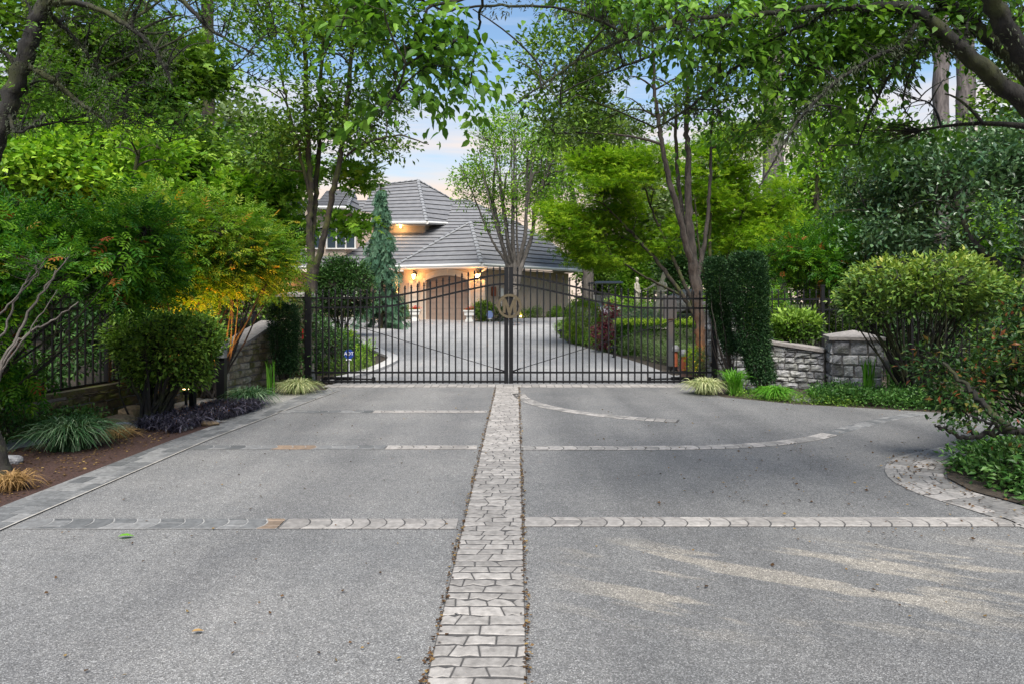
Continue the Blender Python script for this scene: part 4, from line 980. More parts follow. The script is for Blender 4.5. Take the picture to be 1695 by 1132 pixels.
# intercom posts on the left of the forecourt
def keypad(px, pyb, pyt, Y, wpx, lab, face):
    x = (px-847.5)*Y/F; zt = 1.5-(pyt-500)*Y/F; t = thing('keypad_post', lab, 'post', (x, Y, 0)); mb = MB(); mb.box((x, Y, zt/2-.02), (wpx*Y/F/2, .05, zt/2+.02)); mb.build('post', M['black_metal'], t)
    if face:
        k = MB(); k.box((x+.02, Y-.03, zt+.04), (.05, .05, .115)); ko = k.build('keypad', M['steel'], t)
        q = MB()
        for i in range(5): q.box((x+.02, Y-.085, zt+.115-.035*i), (.012, .004, .010))
        q.build('buttons', M['sign_red'] if False else M['sign_white'], ko)
keypad(367, 665, 583, 9.9, 13, 'black keypad post with a grey keypad on top beside the black grass', True)
keypad(319, 680, 606, 9.4, 7, 'thin black post without a keypad beside the clipped round shrub', False)
# street number sign on the ivy pillar
mb = MB(); mb.box(W(501, 553, 12.6), (.012, .01, .09)); tag(mb.build('reflector', M['sign_red']), 'narrow red reflector strip beside the left gate post', 'reflector')
t = thing('transformer_box', 'pale grey opener box at the foot of the left gate post', 'box', G(513, 12.75)); mb = MB(); c = G(513, 12.8); mb.prism([c+np.array([-.06, -.1, 0]), c+np.array([.09, -.1, 0]), c+np.array([.05, -.1, .22]), c+np.array([-.05, -.1, .26])], (0, .2, 0)); mb.build('housing', M['steel'], t)
# stones
def rock(c, h3, sd, m='boulder', sub=2):
    import bmesh
    bm = bmesh.new(); bmesh.ops.create_icosphere(bm, subdivisions=3, radius=1); r = np.random.RandomState(sd); ph = r.rand(6)*6
    V = np.array([v.co[:] for v in bm.verts]); d = 1+.16*np.sin(V[:, 0]*2.3+ph[0])+.13*np.sin(V[:, 1]*3.1+ph[1])+.10*np.sin(V[:, 2]*4+ph[2]+V[:, 0]*3)+.03*r.normal(size=len(V))
    V = np.sign(V)*np.abs(V)**.75*d[:, None]*np.array(h3)+np.array(c); f = [tuple(v.index for v in p.verts) for p in bm.faces]; bm.free(); mb = MB(); mb.add(V, np.array(f), r.rand()); return mb
M['flagstone'] = stonemat('flagstone', [(0, (.16, .11, .06)), (1, (.28, .21, .13))], .3)
for (x, y, hh, sd, mm, lab) in ((-4.75, 8.35, (.20, .13, .09), 1, 'flagstone', 'flat reddish stone on the gravel left of the clipped shrub'), (-4.5, 7.85, (.16, .10, .05), 2, 'flagstone', 'thin flat stone on the gravel nearer than the reddish stone'),
                            (-4.55, 8.05, (.09, .07, .07), 3, 'boulder', 'small dark green boulder between the flat stones'), (-3.95, 8.35, (.30, .10, .035), 4, 'flagstone', 'long tan edging slab in front of the clipped shrub'),
                            (-4.95, 8.9, (.18, .12, .12), 5, 'flagstone', 'upright stone against the mossy wall'), (-4.65, 6.35, (.07, .06, .05), 6, 'boulder', 'small dark stone in front of the big grass clump')):
    tag(rock((x, y, .03), hh, sd).build('stone', M[mm]), lab, 'stone')
for (px, py, Y, s, sd, lab) in ((1135, 500, 22, .55, 11, 'large grey boulder behind the clipped hedge, right of the pale statues'), (1152, 492, 23, .45, 12, 'second grey boulder behind the trunk beyond the gate'), (1122, 508, 21.5, .3, 13, 'small grey boulder between the nearer statue and the large boulder')):
    tag(rock(W(px, py, Y), (s, s*.7, s*.6), sd).build('boulder', M['boulder']), lab, 'boulder')
r = np.random.RandomState(5); mb = MB()
for (cx, cy, k) in ((4.62, 10.45, 40), (4.25, 12.0, 20), (3.3, 13.6, 30), (-4.4, 8.35, 70)):
    for i in range(k): q = rock((cx+r.normal()*(.14 if cx > 0 else .35), cy+r.normal()*(.07 if cx > 0 else .22), .0), (.025+.02*r.rand(),)*3, i); mb.V += q.V; mb.Fb += [(f+mb.n, rr) for f, rr in q.Fb]; mb.n += q.n
tag(mb.build('pebbles', M['boulder']), kind='stuff')
# golf cart, mostly hidden by shrubs
cx, cy, z = G(1003, 31.0); t = thing('golf_cart', 'dark golf cart with a flat roof parked beyond the burgundy shrub', 'golf cart', (cx, cy, z))
b = MB(); b.box((cx, cy, z+1.93), (.62, .95, .035)); b.box((cx, cy, z+1.965), (.55, .86, .02)); b.build('roof', M['cart_roof'], t)
b = MB(); b.box((cx, cy, z+.42), (.58, 1.1, .12)); b.prism([(cx-.58, cy-1.1, z+.54), (cx-.58, cy-.62, z+.54), (cx-.58, cy-.66, z+.92), (cx-.58, cy-.98, z+.84)], (1.16, 0, 0)); b.box((cx, cy+.45, z+.68), (.56, .45, .14)); bo = b.build('body', M['cart_body'], t)
b = MB()
for sx in (-1, 1):
    for y0, y1 in ((-.72, -.62), (.55, .78)): b.tube([(cx+sx*.55, cy+y0, z+.85), (cx+sx*.55, cy+y1, z+1.9)], .02, 6)
b.build('roof_post', M['black_metal'], t)
b = MB(); b.box((cx, cy-.68, z+1.4), (.52, .006, .46)); b.build('windscreen', M['clear_glass'], t)
b = MB(); b.box((cx, cy+.3, z+.86), (.5, .24, .06)); b.box((cx, cy+.55, z+1.15), (.5, .06, .24)); b.build('seat', M['trim'], t)
for sx in (-1, 1):
    for yy in (-.75, .72):
        b = MB(); V = []; n = 18
        for i in range(n):
            a = 2*math.pi*i/n
            for rr, xx in ((.12, -.08), (.24, -.09), (.26, 0), (.24, .09), (.12, .08)): V.append((cx+sx*.55+xx, cy+yy+rr*math.cos(a), z+.26+rr*math.sin(a)))
        b.add(V, [(5*i+j, 5*i+j+1, 5*((i+1) % n)+j+1, 5*((i+1) % n)+j) for i in range(n) for j in range(4)]); b.build('wheel', M['rubber'], t)
for sx in (-1, 1):
    b = MB(); b.lathe((cx+sx*.4, cy-1.06, z+.7), [(.06, -.05), (.07, 0), (.06, .05)], 10); b.build('headlight', M['sign_white'], t)
# statues grown over a skeleton
def figure(name, label, base, sc, joints, bones, heading=0):
    me = bpy.data.meshes.new('body'); ca, sa = math.cos(heading), math.sin(heading)
    names = list(joints); me.from_pydata([((j[0]*ca-j[1]*sa)*sc, (j[0]*sa+j[1]*ca)*sc, j[2]*sc) for j in joints.values()], [(names.index(a), names.index(b)) for a, b in bones], [])
    o = bpy.data.objects.new('body', me); COL.objects.link(o); m = o.modifiers.new('skin', 'SKIN'); m.use_smooth_shade = True
    for v, j in zip(me.skin_vertices[0].data, joints.values()): v.radius = (j[3]*sc, (j[4] if len(j) > 4 else j[3])*sc)
    me.skin_vertices[0].data[0].use_root = True
    s = o.modifiers.new('sub', 'SUBSURF'); s.levels = 2; s.render_levels = 2
    dg = bpy.context.evaluated_depsgraph_get(); m2 = bpy.data.meshes.new_from_object(o.evaluated_get(dg)); bpy.data.objects.remove(o)
    t = thing(name, label, 'statue', base); b = bpy.data.objects.new('figure', m2); COL.objects.link(b); b.parent = t; m2.materials.clear(); m2.materials.append(M['marble'])
    for p in m2.polygons: p.use_smooth = True
    hb = base[2]-mz(base[0], base[1])+.05; pb = MB(); pb.lathe((base[0], base[1], base[2]-hb), [(.42*sc, 0), (.42*sc, .08), (.34*sc, .10), (.34*sc, hb-.06), (.38*sc, hb)], 20); pb.build('pedestal', M['marble'], t); return t
J1 = dict(pelvis=(0, 0, .92, .15, .12), belly=(0, 0, 1.08, .12, .10), chest=(0, .02, 1.30, .155, .11), neck=(0, 0, 1.47, .055), head0=(0, -.01, 1.56, .08, .09), head=(0, -.02, 1.66, .095, .10), bun=(0, .05, 1.75, .05),
          lh=(-.09, 0, .86, .10), lk=(-.10, -.06, .48, .075), la=(-.09, 0, .08, .045), lf=(-.10, -.14, .03, .04), rh=(.09, 0, .86, .10), rk=(.09, -.02, .48, .075), ra=(.08, .02, .08, .045), rf=(.09, -.12, .03, .04),
          ls=(-.18, 0, 1.38, .05), le=(-.22, -.02, 1.10, .04), lw=(-.10, -.16, .95, .03), rs=(.18, 0, 1.38, .05), re=(.24, .0, 1.12, .04), rw=(.16, -.12, .92, .03))
BN = [('pelvis', 'belly'), ('belly', 'chest'), ('chest', 'neck'), ('neck', 'head0'), ('head0', 'head'), ('head', 'bun'), ('pelvis', 'lh'), ('lh', 'lk'), ('lk', 'la'), ('la', 'lf'), ('pelvis', 'rh'), ('rh', 'rk'), ('rk', 'ra'), ('ra', 'rf'), ('chest', 'ls'), ('ls', 'le'), ('le', 'lw'), ('chest', 'rs'), ('rs', 're'), ('re', 'rw')]
figure('statue', 'pale stone statue of a standing woman, slim and farther away, left of the larger statue', W(1054.5, 516, 25), .72, J1, BN, R(50))
J2 = dict(J1); J2.update(chest=(0, 0, 1.28, .16, .12), ls=(-.19, -.02, 1.36, .055), le=(-.34, -.10, 1.28, .042), lw=(-.56, -.14, 1.16, .03), lhand=(-.68, -.15, 1.15, .028), rs=(.19, -.02, 1.36, .055), re=(.16, -.20, 1.10, .042), rw=(-.14, -.26, 1.06, .03), rhand=(-.26, -.26, 1.10, .03),
                         head=(.14, -.02, 1.72, .12, .12), head0=(.08, -.01, 1.58, .09), neck=(.03, 0, 1.46, .06), bun=(.15, .02, 1.83, .07), lk=(-.14, -.04, .48, .085), la=(-.22, 0, .08, .05), lf=(-.28, -.1, .03, .045), rk=(.10, -.05, .48, .085), ra=(.08, .05, .08, .05), rf=(.04, -.08, .03, .045),
                         drape=(.16, .04, .70, .15, .10), drape2=(.20, .06, .38, .13, .09))
figure('statue', 'larger pale stone statue with one arm reaching left, behind the clipped hedge', W(1094, 531, 21), .83, J2, BN+[('lw', 'lhand'), ('rw', 'rhand'), ('pelvis', 'drape'), ('drape', 'drape2')], 0)
# ------------------------------------------------------------ plants
def plant(name, label, cat, blobs, n, per, size, tmpl, lm, seed, base=None, spread=.06, stems=0, stem_r=.012, stem_m='bark_dark', shell=.75, gap=None, gsc=4, group=None, spray=None, droop=.15, flat=1, bias=None, box=None, twig=True, up=None, jit=.3, upn=1.0):
    """shrub: stems from the base fanning into the crown, leaf clusters"""
    r = np.random.RandomState(seed)
    if box is not None:      # clipped block: (corner list) sampled in a warped box
        C = box(r, n); cen = C.mean(0)
    else: C = in_blobs(r, blobs, n, shell, gap, gsc, seed); cen = np.average([b_[0] for b_ in blobs], axis=0)
    if base is None: base = np.array([cen[0], cen[1], gz(cen[1])])
    base = np.array(base, float); t = thing(name, label, cat, base, group); mb = MB(); outd = nrm(C-cen+np.array([0, 0, .25]))
    if up is not None: outd = nrm(outd+np.array(up))
    crown(mb, r, C, per, size, tmpl, spread, flat, outd, droop, bias, spray, jit, upn)
    mb.build('foliage', M[lm], t)
    if stems:
        T = C[r.choice(len(C), stems)]; s_ = np.linspace(0, 1, 7)[None, :, None]; b0 = base+r.normal(size=(stems, 3))*np.array([.07, .07, 0])*stem_r*50; v = (T-b0)[:, None, :]
        P = b0[:, None, :]+v*s_+(r.normal(size=(stems, 1, 3))*.10+np.array([0, 0, .10]))*np.linalg.norm(v, axis=2, keepdims=True)*(4*s_*(1-s_))*.6+r.normal(size=(stems, 7, 3))*.012
        P[:, 0] = b0; rr = np.linspace(1, .25, 7)[None]*(stem_r*(.6+.8*r.rand(stems)))[:, None]; V, Fq = tubes(P, rr, 6); sb_ = MB(); sb_.add(V, Fq)
        k = len(C) if twig else 0
        if k:
            A = P.reshape(-1, 3); j = ((C[:, None, :]-A[None])**2).sum(-1).argmin(1); q = A[j][:, None, :]+(C-A[j])[:, None, :]*np.linspace(0, 1, 3)[None, :, None]; V, Fq = tubes(q, np.broadcast_to(np.array([.4, .3, .15])*stem_r, (k, 3)), 3); sb_.add(V, Fq)
        sb_.build('stems', M[stem_m], t, True)
    return t
def grass(name, label, c, h, rad, n, m, seed, wd=.010, arch=1.0, cat='grass clump', kind=None, spreadc=None, group=None, up=.0):
    r = np.random.RandomState(seed); c = np.array(c, float); cs = np.array([c]) if spreadc is None else np.array(spreadc)
    b = cs[r.randint(len(cs), size=n)]+r.normal(size=(n, 3))*np.array([rad*.16, rad*.16, 0]); a = r.rand(n)*2*math.pi; L_ = h*(.7+.6*r.rand(n)); o = (rad/h)*(.25+.9*r.rand(n))*arch
    s_ = np.linspace(0, 1, 6); K = 6; az = a+r.normal(size=n)*.2
    hor = L_[:, None]*o[:, None]*(s_[None]**1.4); ver = L_[:, None]*(s_[None]*(1.25+up)-s_[None]**2.6*(.55+.5*np.minimum(o, 1.4)*arch)[:, None]); ver = np.maximum(ver, .01)
    C = b[:, None, :]+np.stack([hor*np.cos(az)[:, None], hor*np.sin(az)[:, None], ver], -1)
    side = np.stack([-np.sin(az), np.cos(az), r.normal(size=n)*.3], -1); w_ = wd*(.7+.6*r.rand(n))[:, None]*np.array([.8, 1, 1, .85, .55, .08])[None]
    Vv = np.stack([C-side[:, None, :]*w_[:, :, None]/2, C+side[:, None, :]*w_[:, :, None]/2], 2).reshape(-1, 3)
    base = (np.arange(n)*K*2)[:, None]+np.arange(K-1)[None]*2; Fq = np.stack([base, base+1, base+3, base+2], -1).reshape(-1, 4)
    mb = MB(); rn = np.repeat(r.rand(n), K-1); mb.add(Vv, Fq); mb.Fb[-1] = (mb.Fb[-1][0], rn)
    if kind: return tag(mb.build(name, M[m]), kind=kind)
    t = thing(name, label, cat, c, group); mb.build('blades', M[m], t); return t
def pb(px, py, Y, rx, rz, ry): return (W(px, py, Y), np.array([rx*Y/F, ry, rz*Y/F]))
def hedge_box(x0, x1, y0, y1, z0, z1, shell=.10, path=None):
    def f(r, n):
        P = r.rand(n*2, 3); face = r.randint(4, size=n*2); d = r.rand(n*2)*shell
        lo = np.array([x0, y0, z0]); hi = np.array([x1, y1, z1]); P = lo+P*(hi-lo)
        P[face == 0, 2] = z1-d[face == 0]; P[face == 1, 1] = y0+d[face == 1]; P[face == 2, 0] = x0+d[face == 2]; P[face == 3, 2] = z1-d[face == 3]
        return P[:n]+r.normal(size=(n, 3))*.012
    return f
topbright = lambda z0, z1: (lambda P, rn: rn*.62+.38*np.clip((P[:, 2]-z0)/(z1-z0), 0, 1))      # leaf tone lightens with height

# grasses along the edges
grass('ornamental_grass', 'large dark green grass clump with pale edged blades in the left mulch bed', (-4.48, 6.95, 0), .46, .44, 800, 'grass_dark', 31, .013)
grass('ornamental_grass', 'small dry tan grass tuft behind the large dark clump', G(197, 7.55), .16, .24, 260, 'grass_tan', 32, .006)
grass('ornamental_grass', 'small tan grass tuft at the far left edge, in front of the mossy trunk', G(20, 5.45), .22, .24, 360, 'grass_tan', 33, .006)
grass('ornamental_grass', 'green grass clump with striped blades beside the keypad post', G(413, 10.0), .36, .40, 800, 'grass_dark', 34, .011)
grass('ornamental_grass', 'pale cream striped grass clump beside the left gate post', G(492, 11.3), .33, .38, 900, 'grass_cream', 35, .011)
grass('ornamental_grass', 'pale cream striped grass clump beside the right gate post', G(1168, 11.15), .36, .36, 900, 'grass_cream', 36, .011)
grass('ornamental_grass', 'upright bright green grass clump right of the cream clump', G(1216, 11.15), .42, .34, 300, 'grass_green', 37, .011, .8, up=.2)
grass('ornamental_grass', 'wide bright green grass clump under the columnar hedges', G(1283, 10.7), .28, .36, 620, 'grass_green', 38, .012)
grass('ornamental_grass', 'small green grass clump left of the ground cover', G(1352, 10.5), .24, .22, 300, 'grass_green', 39, .011)
grass('iris_plant', 'upright sword leaved plant in front of the right stone pillar', G(1437, 10.6), .50, .26, 46, 'grass_green', 40, .018, .7, cat='plant', up=.5)
grass('iris_plant', 'upright sword leaved plants between the pillar and the red tipped shrub', G(1480, 10.9), .42, .30, 60, 'grass_green', 41, .016, .6, cat='plant', up=.5)
grass('iris_plant', 'sword leaved plant between the striped grass clumps left of the gate', G(448, 11.1), .44, .22, 18, 'grass_green', 42, .018, .6, cat='plant', up=.5)
r = np.random.RandomState(9); q = spline([(-3.72, 8.0, 0), (-3.62, 8.6, 0), (-3.50, 9.2, 0), (-3.42, 9.7, 0)], 8); cs = np.vstack([q+np.array([-.16-.50*r.rand(), r.normal()*.05, 0]) for _ in range(9)])
grass('black_grass', '', (0, 0, 0), .22, .22, 5200, 'grass_black', 43, .011, kind='stuff', spreadc=cs)
# ground cover on the right
r = np.random.RandomState(12)
def edge_cover(name, path, depth, h, n, size, m, seed, side=1):
    r = np.random.RandomState(seed); q = spline(np.array(path, float), 10); i = r.randint(len(q)-1, size=n); p = q[i]+(q[i+1]-q[i])*r.rand(n, 1); d = nrm((q[i+1]-q[i])[:, :2]); u = r.rand(n)**.8*depth
    P = np.zeros((n, 3)); P[:, 0] = p[:, 0]-d[:, 1]*u*side; P[:, 1] = p[:, 1]+d[:, 0]*u*side; P[:, 2] = [gz(y) for y in P[:, 1]]; P[:, 2] += h*(.15+.85*r.rand(n))*np.minimum(1, (u+.08)/.2)*(1+.2*np.sin(P[:, 0]*9))
    mb = MB(); crown(mb, r, P, 8, size, 'flat', .04, 1, nrm(r.normal(size=(n, 3))*.5+np.array([0, -.3, .8])), .1); return tag(mb.build(name, M[m]), kind='stuff')
edge_cover('ground_cover', [(4.45, 10.15), (5.0, 9.85), (5.7, 9.5), (6.3, 9.35)], .85, .20, 1500, .045, 'ivy', 51)
edge_cover('ground_cover', [(3.5, 10.95), (4.2, 10.2), (5.0, 9.8)], .25, .05, 300, .03, 'leaf_mid', 52)
edge_cover('ground_cover', [(-6.6, 5.8), (-5.7, 7.4), (-5.4, 8.4)], .5, .25, 420, .05, 'ivy', 53, -1)
# dark bush at the right edge of the frame
plant('laurel_bush', 'low glossy dark green bush at the right edge behind the curved stone kerb', 'bush', [(np.array([4.80, 5.65, .08]), np.array([.95, .95, .26])), (np.array([4.35, 5.05, .03]), np.array([.5, .55, .20]))], 2300, 7, .058, 'fold', 'ivy', 61, spread=.05, stems=40, stem_r=.008, shell=.7)
# right foreground shrub with red tips
plant('red_tipped_shrub', 'dark sprawling shrub with reddish young leaves at the right edge of the forecourt', 'shrub',
      [pb(1635, 575, 6.6, 90, 60, .6), pb(1560, 565, 6.7, 48, 42, .35), pb(1715, 570, 6.8, 60, 80, .5), pb(1590, 655, 6.4, 42, 34, .3), pb(1540, 600, 6.5, 30, 34, .22), pb(1690, 650, 6.5, 50, 50, .4)], 820, 8, .062, 'fold', 'leaf_redtip', 62, base=(5.6, 6.9, 0), spread=.06, stems=60, stem_r=.014, shell=.4, gap=.0, gsc=3.6)
grow('leaning_shrub_branch', 'crooked bare branch with few leaves reaching left over the drive from the right edge', 'branch',
     [PL((1850, 755, 5.6, 22), (1760, 730, 5.6, 18), (1690, 714, 5.6, 13), (1655, 712, 5.6, 10), (1600, 723, 5.55, 7), (1560, 708, 5.5, 5), (1546, 703, 5.5, 3)), PL((1680, 712, 5.6, 12), (1650, 690, 5.7, 10), (1615, 655, 5.9, 8), (1560, 600, 6.1, 5)), PL((1690, 713, 5.6, 8), (1640, 700, 5.5, 5), (1600, 685, 5.4, 3))],
     [pb(1562, 702, 5.5, 18, 12, .08), pb(1595, 700, 5.5, 18, 8, .08), pb(1660, 700, 5.5, 26, 16, .12), pb(1680, 735, 5.5, 20, 12, .1)], 46, 6, .045, 'fold', 'leaf_redtip', 'bark_dark', .05, 63, 6, origin=(5.3, 5.9, 0), trunk_name='branch', jit=.02, twig_r=.002)
# cloud-pruned rhododendron
tb = topbright(.9, 2.1)
plant('clipped_shrub', 'tall clipped shrub with a flat yellow green top on bare stems behind the right pillar', 'shrub',
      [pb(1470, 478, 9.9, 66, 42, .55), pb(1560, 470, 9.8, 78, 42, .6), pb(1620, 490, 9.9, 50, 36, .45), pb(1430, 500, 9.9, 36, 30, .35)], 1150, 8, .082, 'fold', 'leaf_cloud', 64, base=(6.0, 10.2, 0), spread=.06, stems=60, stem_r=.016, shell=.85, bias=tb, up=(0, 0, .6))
# clipped columns on the right
def column(px0t, px1t, px0b, px1b, pyt, pyb, Y, lab, seed, n):
    def f(r, n):
        v = r.rand(n)**.9; a = r.rand(n)*2*math.pi; top = r.rand(n) < .12; v[top] = 0; yy = pyt+(pyb-pyt)*v
        x0 = np.interp(v, [0, .3, .6, 1], [px0t, px0t+(px0b-px0t)*.10, px0t+(px0b-px0t)*.38, px0b]); x1 = np.interp(v, [0, .3, .75, 1], [px1t, px1t+2, px1t+(px1b-px1t)*.3, px1b])
        cx = (x0+x1)/2; rx = (x1-x0)/2*Y/F; X = (cx-847.5)*Y/F; rad = np.where(top, np.sqrt(r.rand(n)), .80+.20*r.rand(n)**.5); ca, sa = np.cos(a), np.sin(a); sq = (np.abs(ca)**2.8+np.abs(sa)**2.8)**(-1/2.8)*(1-.22*np.exp(-v/.018))*(1+.12*np.sin(a*5+px0t+v*1.5)*(.6+.4*np.sin(v*9+a*3)))
        return np.stack([X+rx*rad*ca*sq, Y+np.minimum(.34, rx*1.0)*rad*sa*sq, 1.5-(yy-500)*Y/F+r.normal(size=n)*.022], 1)
    return plant('clipped_column_hedge', lab, 'hedge', [], n, 11, .036, 'flat', 'leaf_yew', seed, base=G((px0b+px1b)/2, Y), spread=.03, box=f, stems=26, stem_r=.010, stem_m='bark_grey', twig=False, droop=-.1)
column(1168, 1200, 1202, 1222, 435, 580, 12.1, 'narrow dark clipped column hedge, the left and farther of the pair right of the gate', 65, 2200)
column(1208, 1264, 1246, 1278, 428, 628, 11.3, 'wide dark clipped column hedge with a flat top, the right and nearer of the pair', 66, 4200)
column(448, 490, 462, 486, 510, 615, 12.05, 'small dark clipped column hedge in front of the left ivy pillar', 67, 1200)
# ivy on the left pillar
def f_ivy(r, n):
    a = r.randint(3, size=n); u = r.rand(n); z = 1.62*r.rand(n)**.7; P = np.zeros((n, 3)); P[:, 2] = z
    P[:, 0] = np.where(a == 0, -4.33+.5*u, np.where(a == 1, -3.82, -4.34)); P[:, 1] = np.where(a == 0, 12.66, 12.68+.5*u); return P+r.normal(size=(n, 3))*.035
plant('ivy', 'ivy creeping over the left gate pillar', 'ivy', [], 420, 7, .05, 'wide', 'ivy', 68, base=(-4.08, 12.6, 0), spread=.05, box=f_ivy, droop=.6)
plant('autumn_toned_plant', 'orange tinted foliage on top of the left gate pillar', 'plant', [pb(478, 496, 12.9, 32, 14, .3), pb(452, 486, 12.9, 26, 12, .25)], 170, 7, .06, 'flat', 'leaf_gold', 69, base=W(478, 502, 12.95), spread=.05)
# clipped round shrub on the left
plant('clipped_shrub', 'rounded clipped green shrub on dark bare stems behind the black grass', 'shrub', [pb(280, 570, 8.8, 78, 48, .55), pb(322, 562, 8.8, 38, 40, .4), pb(230, 560, 8.9, 45, 38, .45), pb(318, 612, 8.75, 26, 26, .25), pb(245, 615, 8.8, 34, 24, .3)], 1900, 8, .060, 'fold', 'leaf_mid', 70, base=(-4.5, 8.55, 0), spread=.05, stems=34, stem_r=.022, shell=.85, up=(0, -.1, .4))
# nandina bushes left, drooping compound leaves
nb = dict(tmpl='pinnate')
plant('nandina_bush', 'tall arching dark green bush at the left edge in front of the iron fence', 'bush', [pb(60, 430, 6.9, 110, 80, .7), pb(170, 400, 7.2, 90, 60, .7), pb(-20, 520, 6.6, 50, 80, .6), pb(10, 600, 6.9, 60, 50, .4), pb(225, 445, 7.8, 55, 38, .5)], 1150, 6, .17, 'pinnate', 'leaf_nandina', 71, base=(-5.6, 6.6, 0), spread=.12, stems=26, stem_r=.014, stem_m='bark_dark', gap=-.05, gsc=2.6, droop=.6, shell=.4)
grow('bare_stemmed_bush', 'bush of pale bare crossing stems at the far left edge', 'bush', [PL((-40, 690, 5.9, 12), (10, 590, 5.9, 8), (60, 500, 6, 6), (110, 430, 6.1, 3)), PL((-30, 680, 5.9, 9), (25, 570, 5.9, 6), (80, 535, 6, 5), (130, 500, 6, 3)), PL((-40, 660, 5.8, 9), (0, 560, 5.9, 6), (35, 480, 6, 4), (60, 440, 6.1, 3)), PL((-40, 560, 5.8, 6), (20, 500, 5.9, 5), (75, 440, 6, 3)), PL((-20, 640, 5.9, 6), (40, 560, 5.9, 4), (95, 480, 6, 2))],
     [pb(60, 430, 6.1, 70, 30, .3)], 40, 5, .12, 'pinnate', 'leaf_nandina', 'bark_pale', .1, 72, 4, origin=(-5.2, 5.9, 0), ls=.62, trunk_name='stems', jit=.015, twig_r=.003)
plant('nandina_bush', 'dense green and reddish bush behind the clipped round shrub, lit orange from below', 'bush', [pb(330, 400, 10.3, 95, 70, .9), pb(420, 430, 11.0, 60, 60, .8), pb(260, 390, 9.6, 70, 60, .8), pb(385, 470, 10.8, 40, 35, .6), pb(320, 470, 10.2, 60, 50, .5)], 1500, 6, .16, 'pinnate', 'leaf_gold', 73, base=G(350, 10.8), spread=.13, stems=40, stem_r=.018, stem_m='bark_grey', gap=-.1, gsc=2.4, droop=.4, shell=.4)
for (x, y, z, tx, ty, tz, e) in ((-4.75, 9.95, .25, -4.8, 10.6, 1.9, 420), (3.72, 13.75, .12, 4.0, 14.2, 1.3, 55)):
    ld = bpy.data.lights.new('uplight_lamp', 'SPOT'); ld.energy = e; ld.color = (1, .40, .07); ld.spot_size = R(100); ld.spot_blend = .7; ld.shadow_soft_size = .05; l = bpy.data.objects.new('uplight_lamp', ld); COL.objects.link(l); l.location = (x, y, z); l.rotation_euler = (Vector((x, y, z))-Vector((tx, ty, tz))).to_track_quat('Z', 'Y').to_euler()
    t = thing('garden_uplight', 'garden uplight under the orange lit bush left of the gate' if x < 0 else 'garden uplight at the foot of the orange lit trunk beyond the gate', 'lamp', (x, y, 0)); mb = MB(); mb.lathe((x, y, 0), [(.02, 0), (.02, z-.1), (.045, z-.09), (.055, z-.02), (.05, z-.015)], 12); mb.build('housing', M['black_metal'], t); mb = MB(); mb.lathe((x, y, z-.018), [(.045, 0), (.045, .004)], 12); mb.build('lens', M['lamp_glow'], t)
# small plants beyond the gate, left bed
plant('box_shrub', 'dark green shrub just inside the gate on the left', 'shrub', [pb(535, 575, 14.3, 42, 42, .55), pb(520, 555, 14.6, 30, 30, .4)], 900, 8, .05, 'fold', 'leaf_dark', 74, spread=.05, stems=10)
plant('yellow_shrub', 'small bright yellow green shrub behind the blue security sign', 'shrub', [pb(573, 562, 17, 17, 14, .3)], 240, 8, .055, 'fold', 'leaf_lime', 75, spread=.04)
plant('box_shrub', 'small brownish clipped shrub right of the yellow green shrub', 'shrub', [pb(590, 580, 16, 12, 18, .25)], 260, 8, .04, 'fold', 'leaf_dark', 76, spread=.03)
plant('leafy_plant', 'upright green leafy plant at the tip of the left bed beyond the gate', 'plant', [pb(605, 587, 15.3, 13, 22, .2)], 90, 7, .08, 'thin', 'leaf_bright', 77, spread=.05, stems=8, stem_r=.006)
plant('ground_plants', 'low green plants along the front of the left bed beyond the gate', 'plants', [pb(560, 608, 14, 36, 14, .3), pb(590, 603, 14.4, 22, 14, .3)], 260, 7, .06, 'thin', 'leaf_mid', 78, spread=.05)
t = thing('hose_bib', 'small black water tap post at the tip of the left bed', 'tap', G(617, 15.2)); mb = MB(); c = G(617, 15.2); mb.tube([c, c+np.array([0, 0, .42])], .014, 6); mb.tube([c+np.array([0, 0, .42]), c+np.array([.12, 0, .42])], .012, 6); mb.tube([c+np.array([-.06, 0, .34]), c+np.array([.06, 0, .34])], .008, 6); mb.build('post', M['black_metal'], t)
# right island bed
r = np.random.RandomState(14)
def low_hedge(pts, h, lab, m, seed, wd=.45, n=700, size=.045, name='low_hedge'):
    def f(r, n):
        q = spline(np.array(pts, float), 8); i = r.randint(len(q)-1, size=n); p = q[i]+(q[i+1]-q[i])*r.rand(n, 1); a = r.rand(n)*math.pi; d = nrm((q[i+1]-q[i])); rr = .75+.25*r.rand(n); hh = h*(1+.15*np.sin(p[:, 1]*3+seed))
        off = np.cos(a)*wd/2*rr; return np.stack([p[:, 0]-d[:, 1]*off, p[:, 1]+d[:, 0]*off, np.array([mz(x, y) for x, y in p])+np.abs(np.sin(a))**.6*hh*rr], 1)
    return plant(name, lab, 'hedge', [], n, 8, size, 'fold', m, seed, base=(*pts[len(pts)//2], gz(pts[len(pts)//2][1])), spread=.04, box=f)
low_hedge([(2.0, 27.5), (2.05, 25), (2.1, 22.0), (2.5, 20), (2.95, 18.2)], .42, 'low rounded green hedge along the kerb at the rounded tip of the right bed', 'leaf_mid', 80, .7, 1300, .05)
low_hedge([(3.0, 18.0), (3.45, 16.8), (3.75, 15.9), (3.95, 15.3)], .42, 'low greyish green hedge along the drive in front of the clipped hedge', 'leaf_grey', 81, .6, 900, .045)
bx = np.array([[2.75, 18.1], [5.9, 17.6]])
def f_box(r, n):
    P = hedge_box(0, 1, 0, 1, 0, 1, .12)(r, n); x = 2.85+3.2*P[:, 0]; y = 17.9-.45*P[:, 0]+.75*P[:, 1]; return np.stack([x, y, .12+(.86)*P[:, 2]], 1)
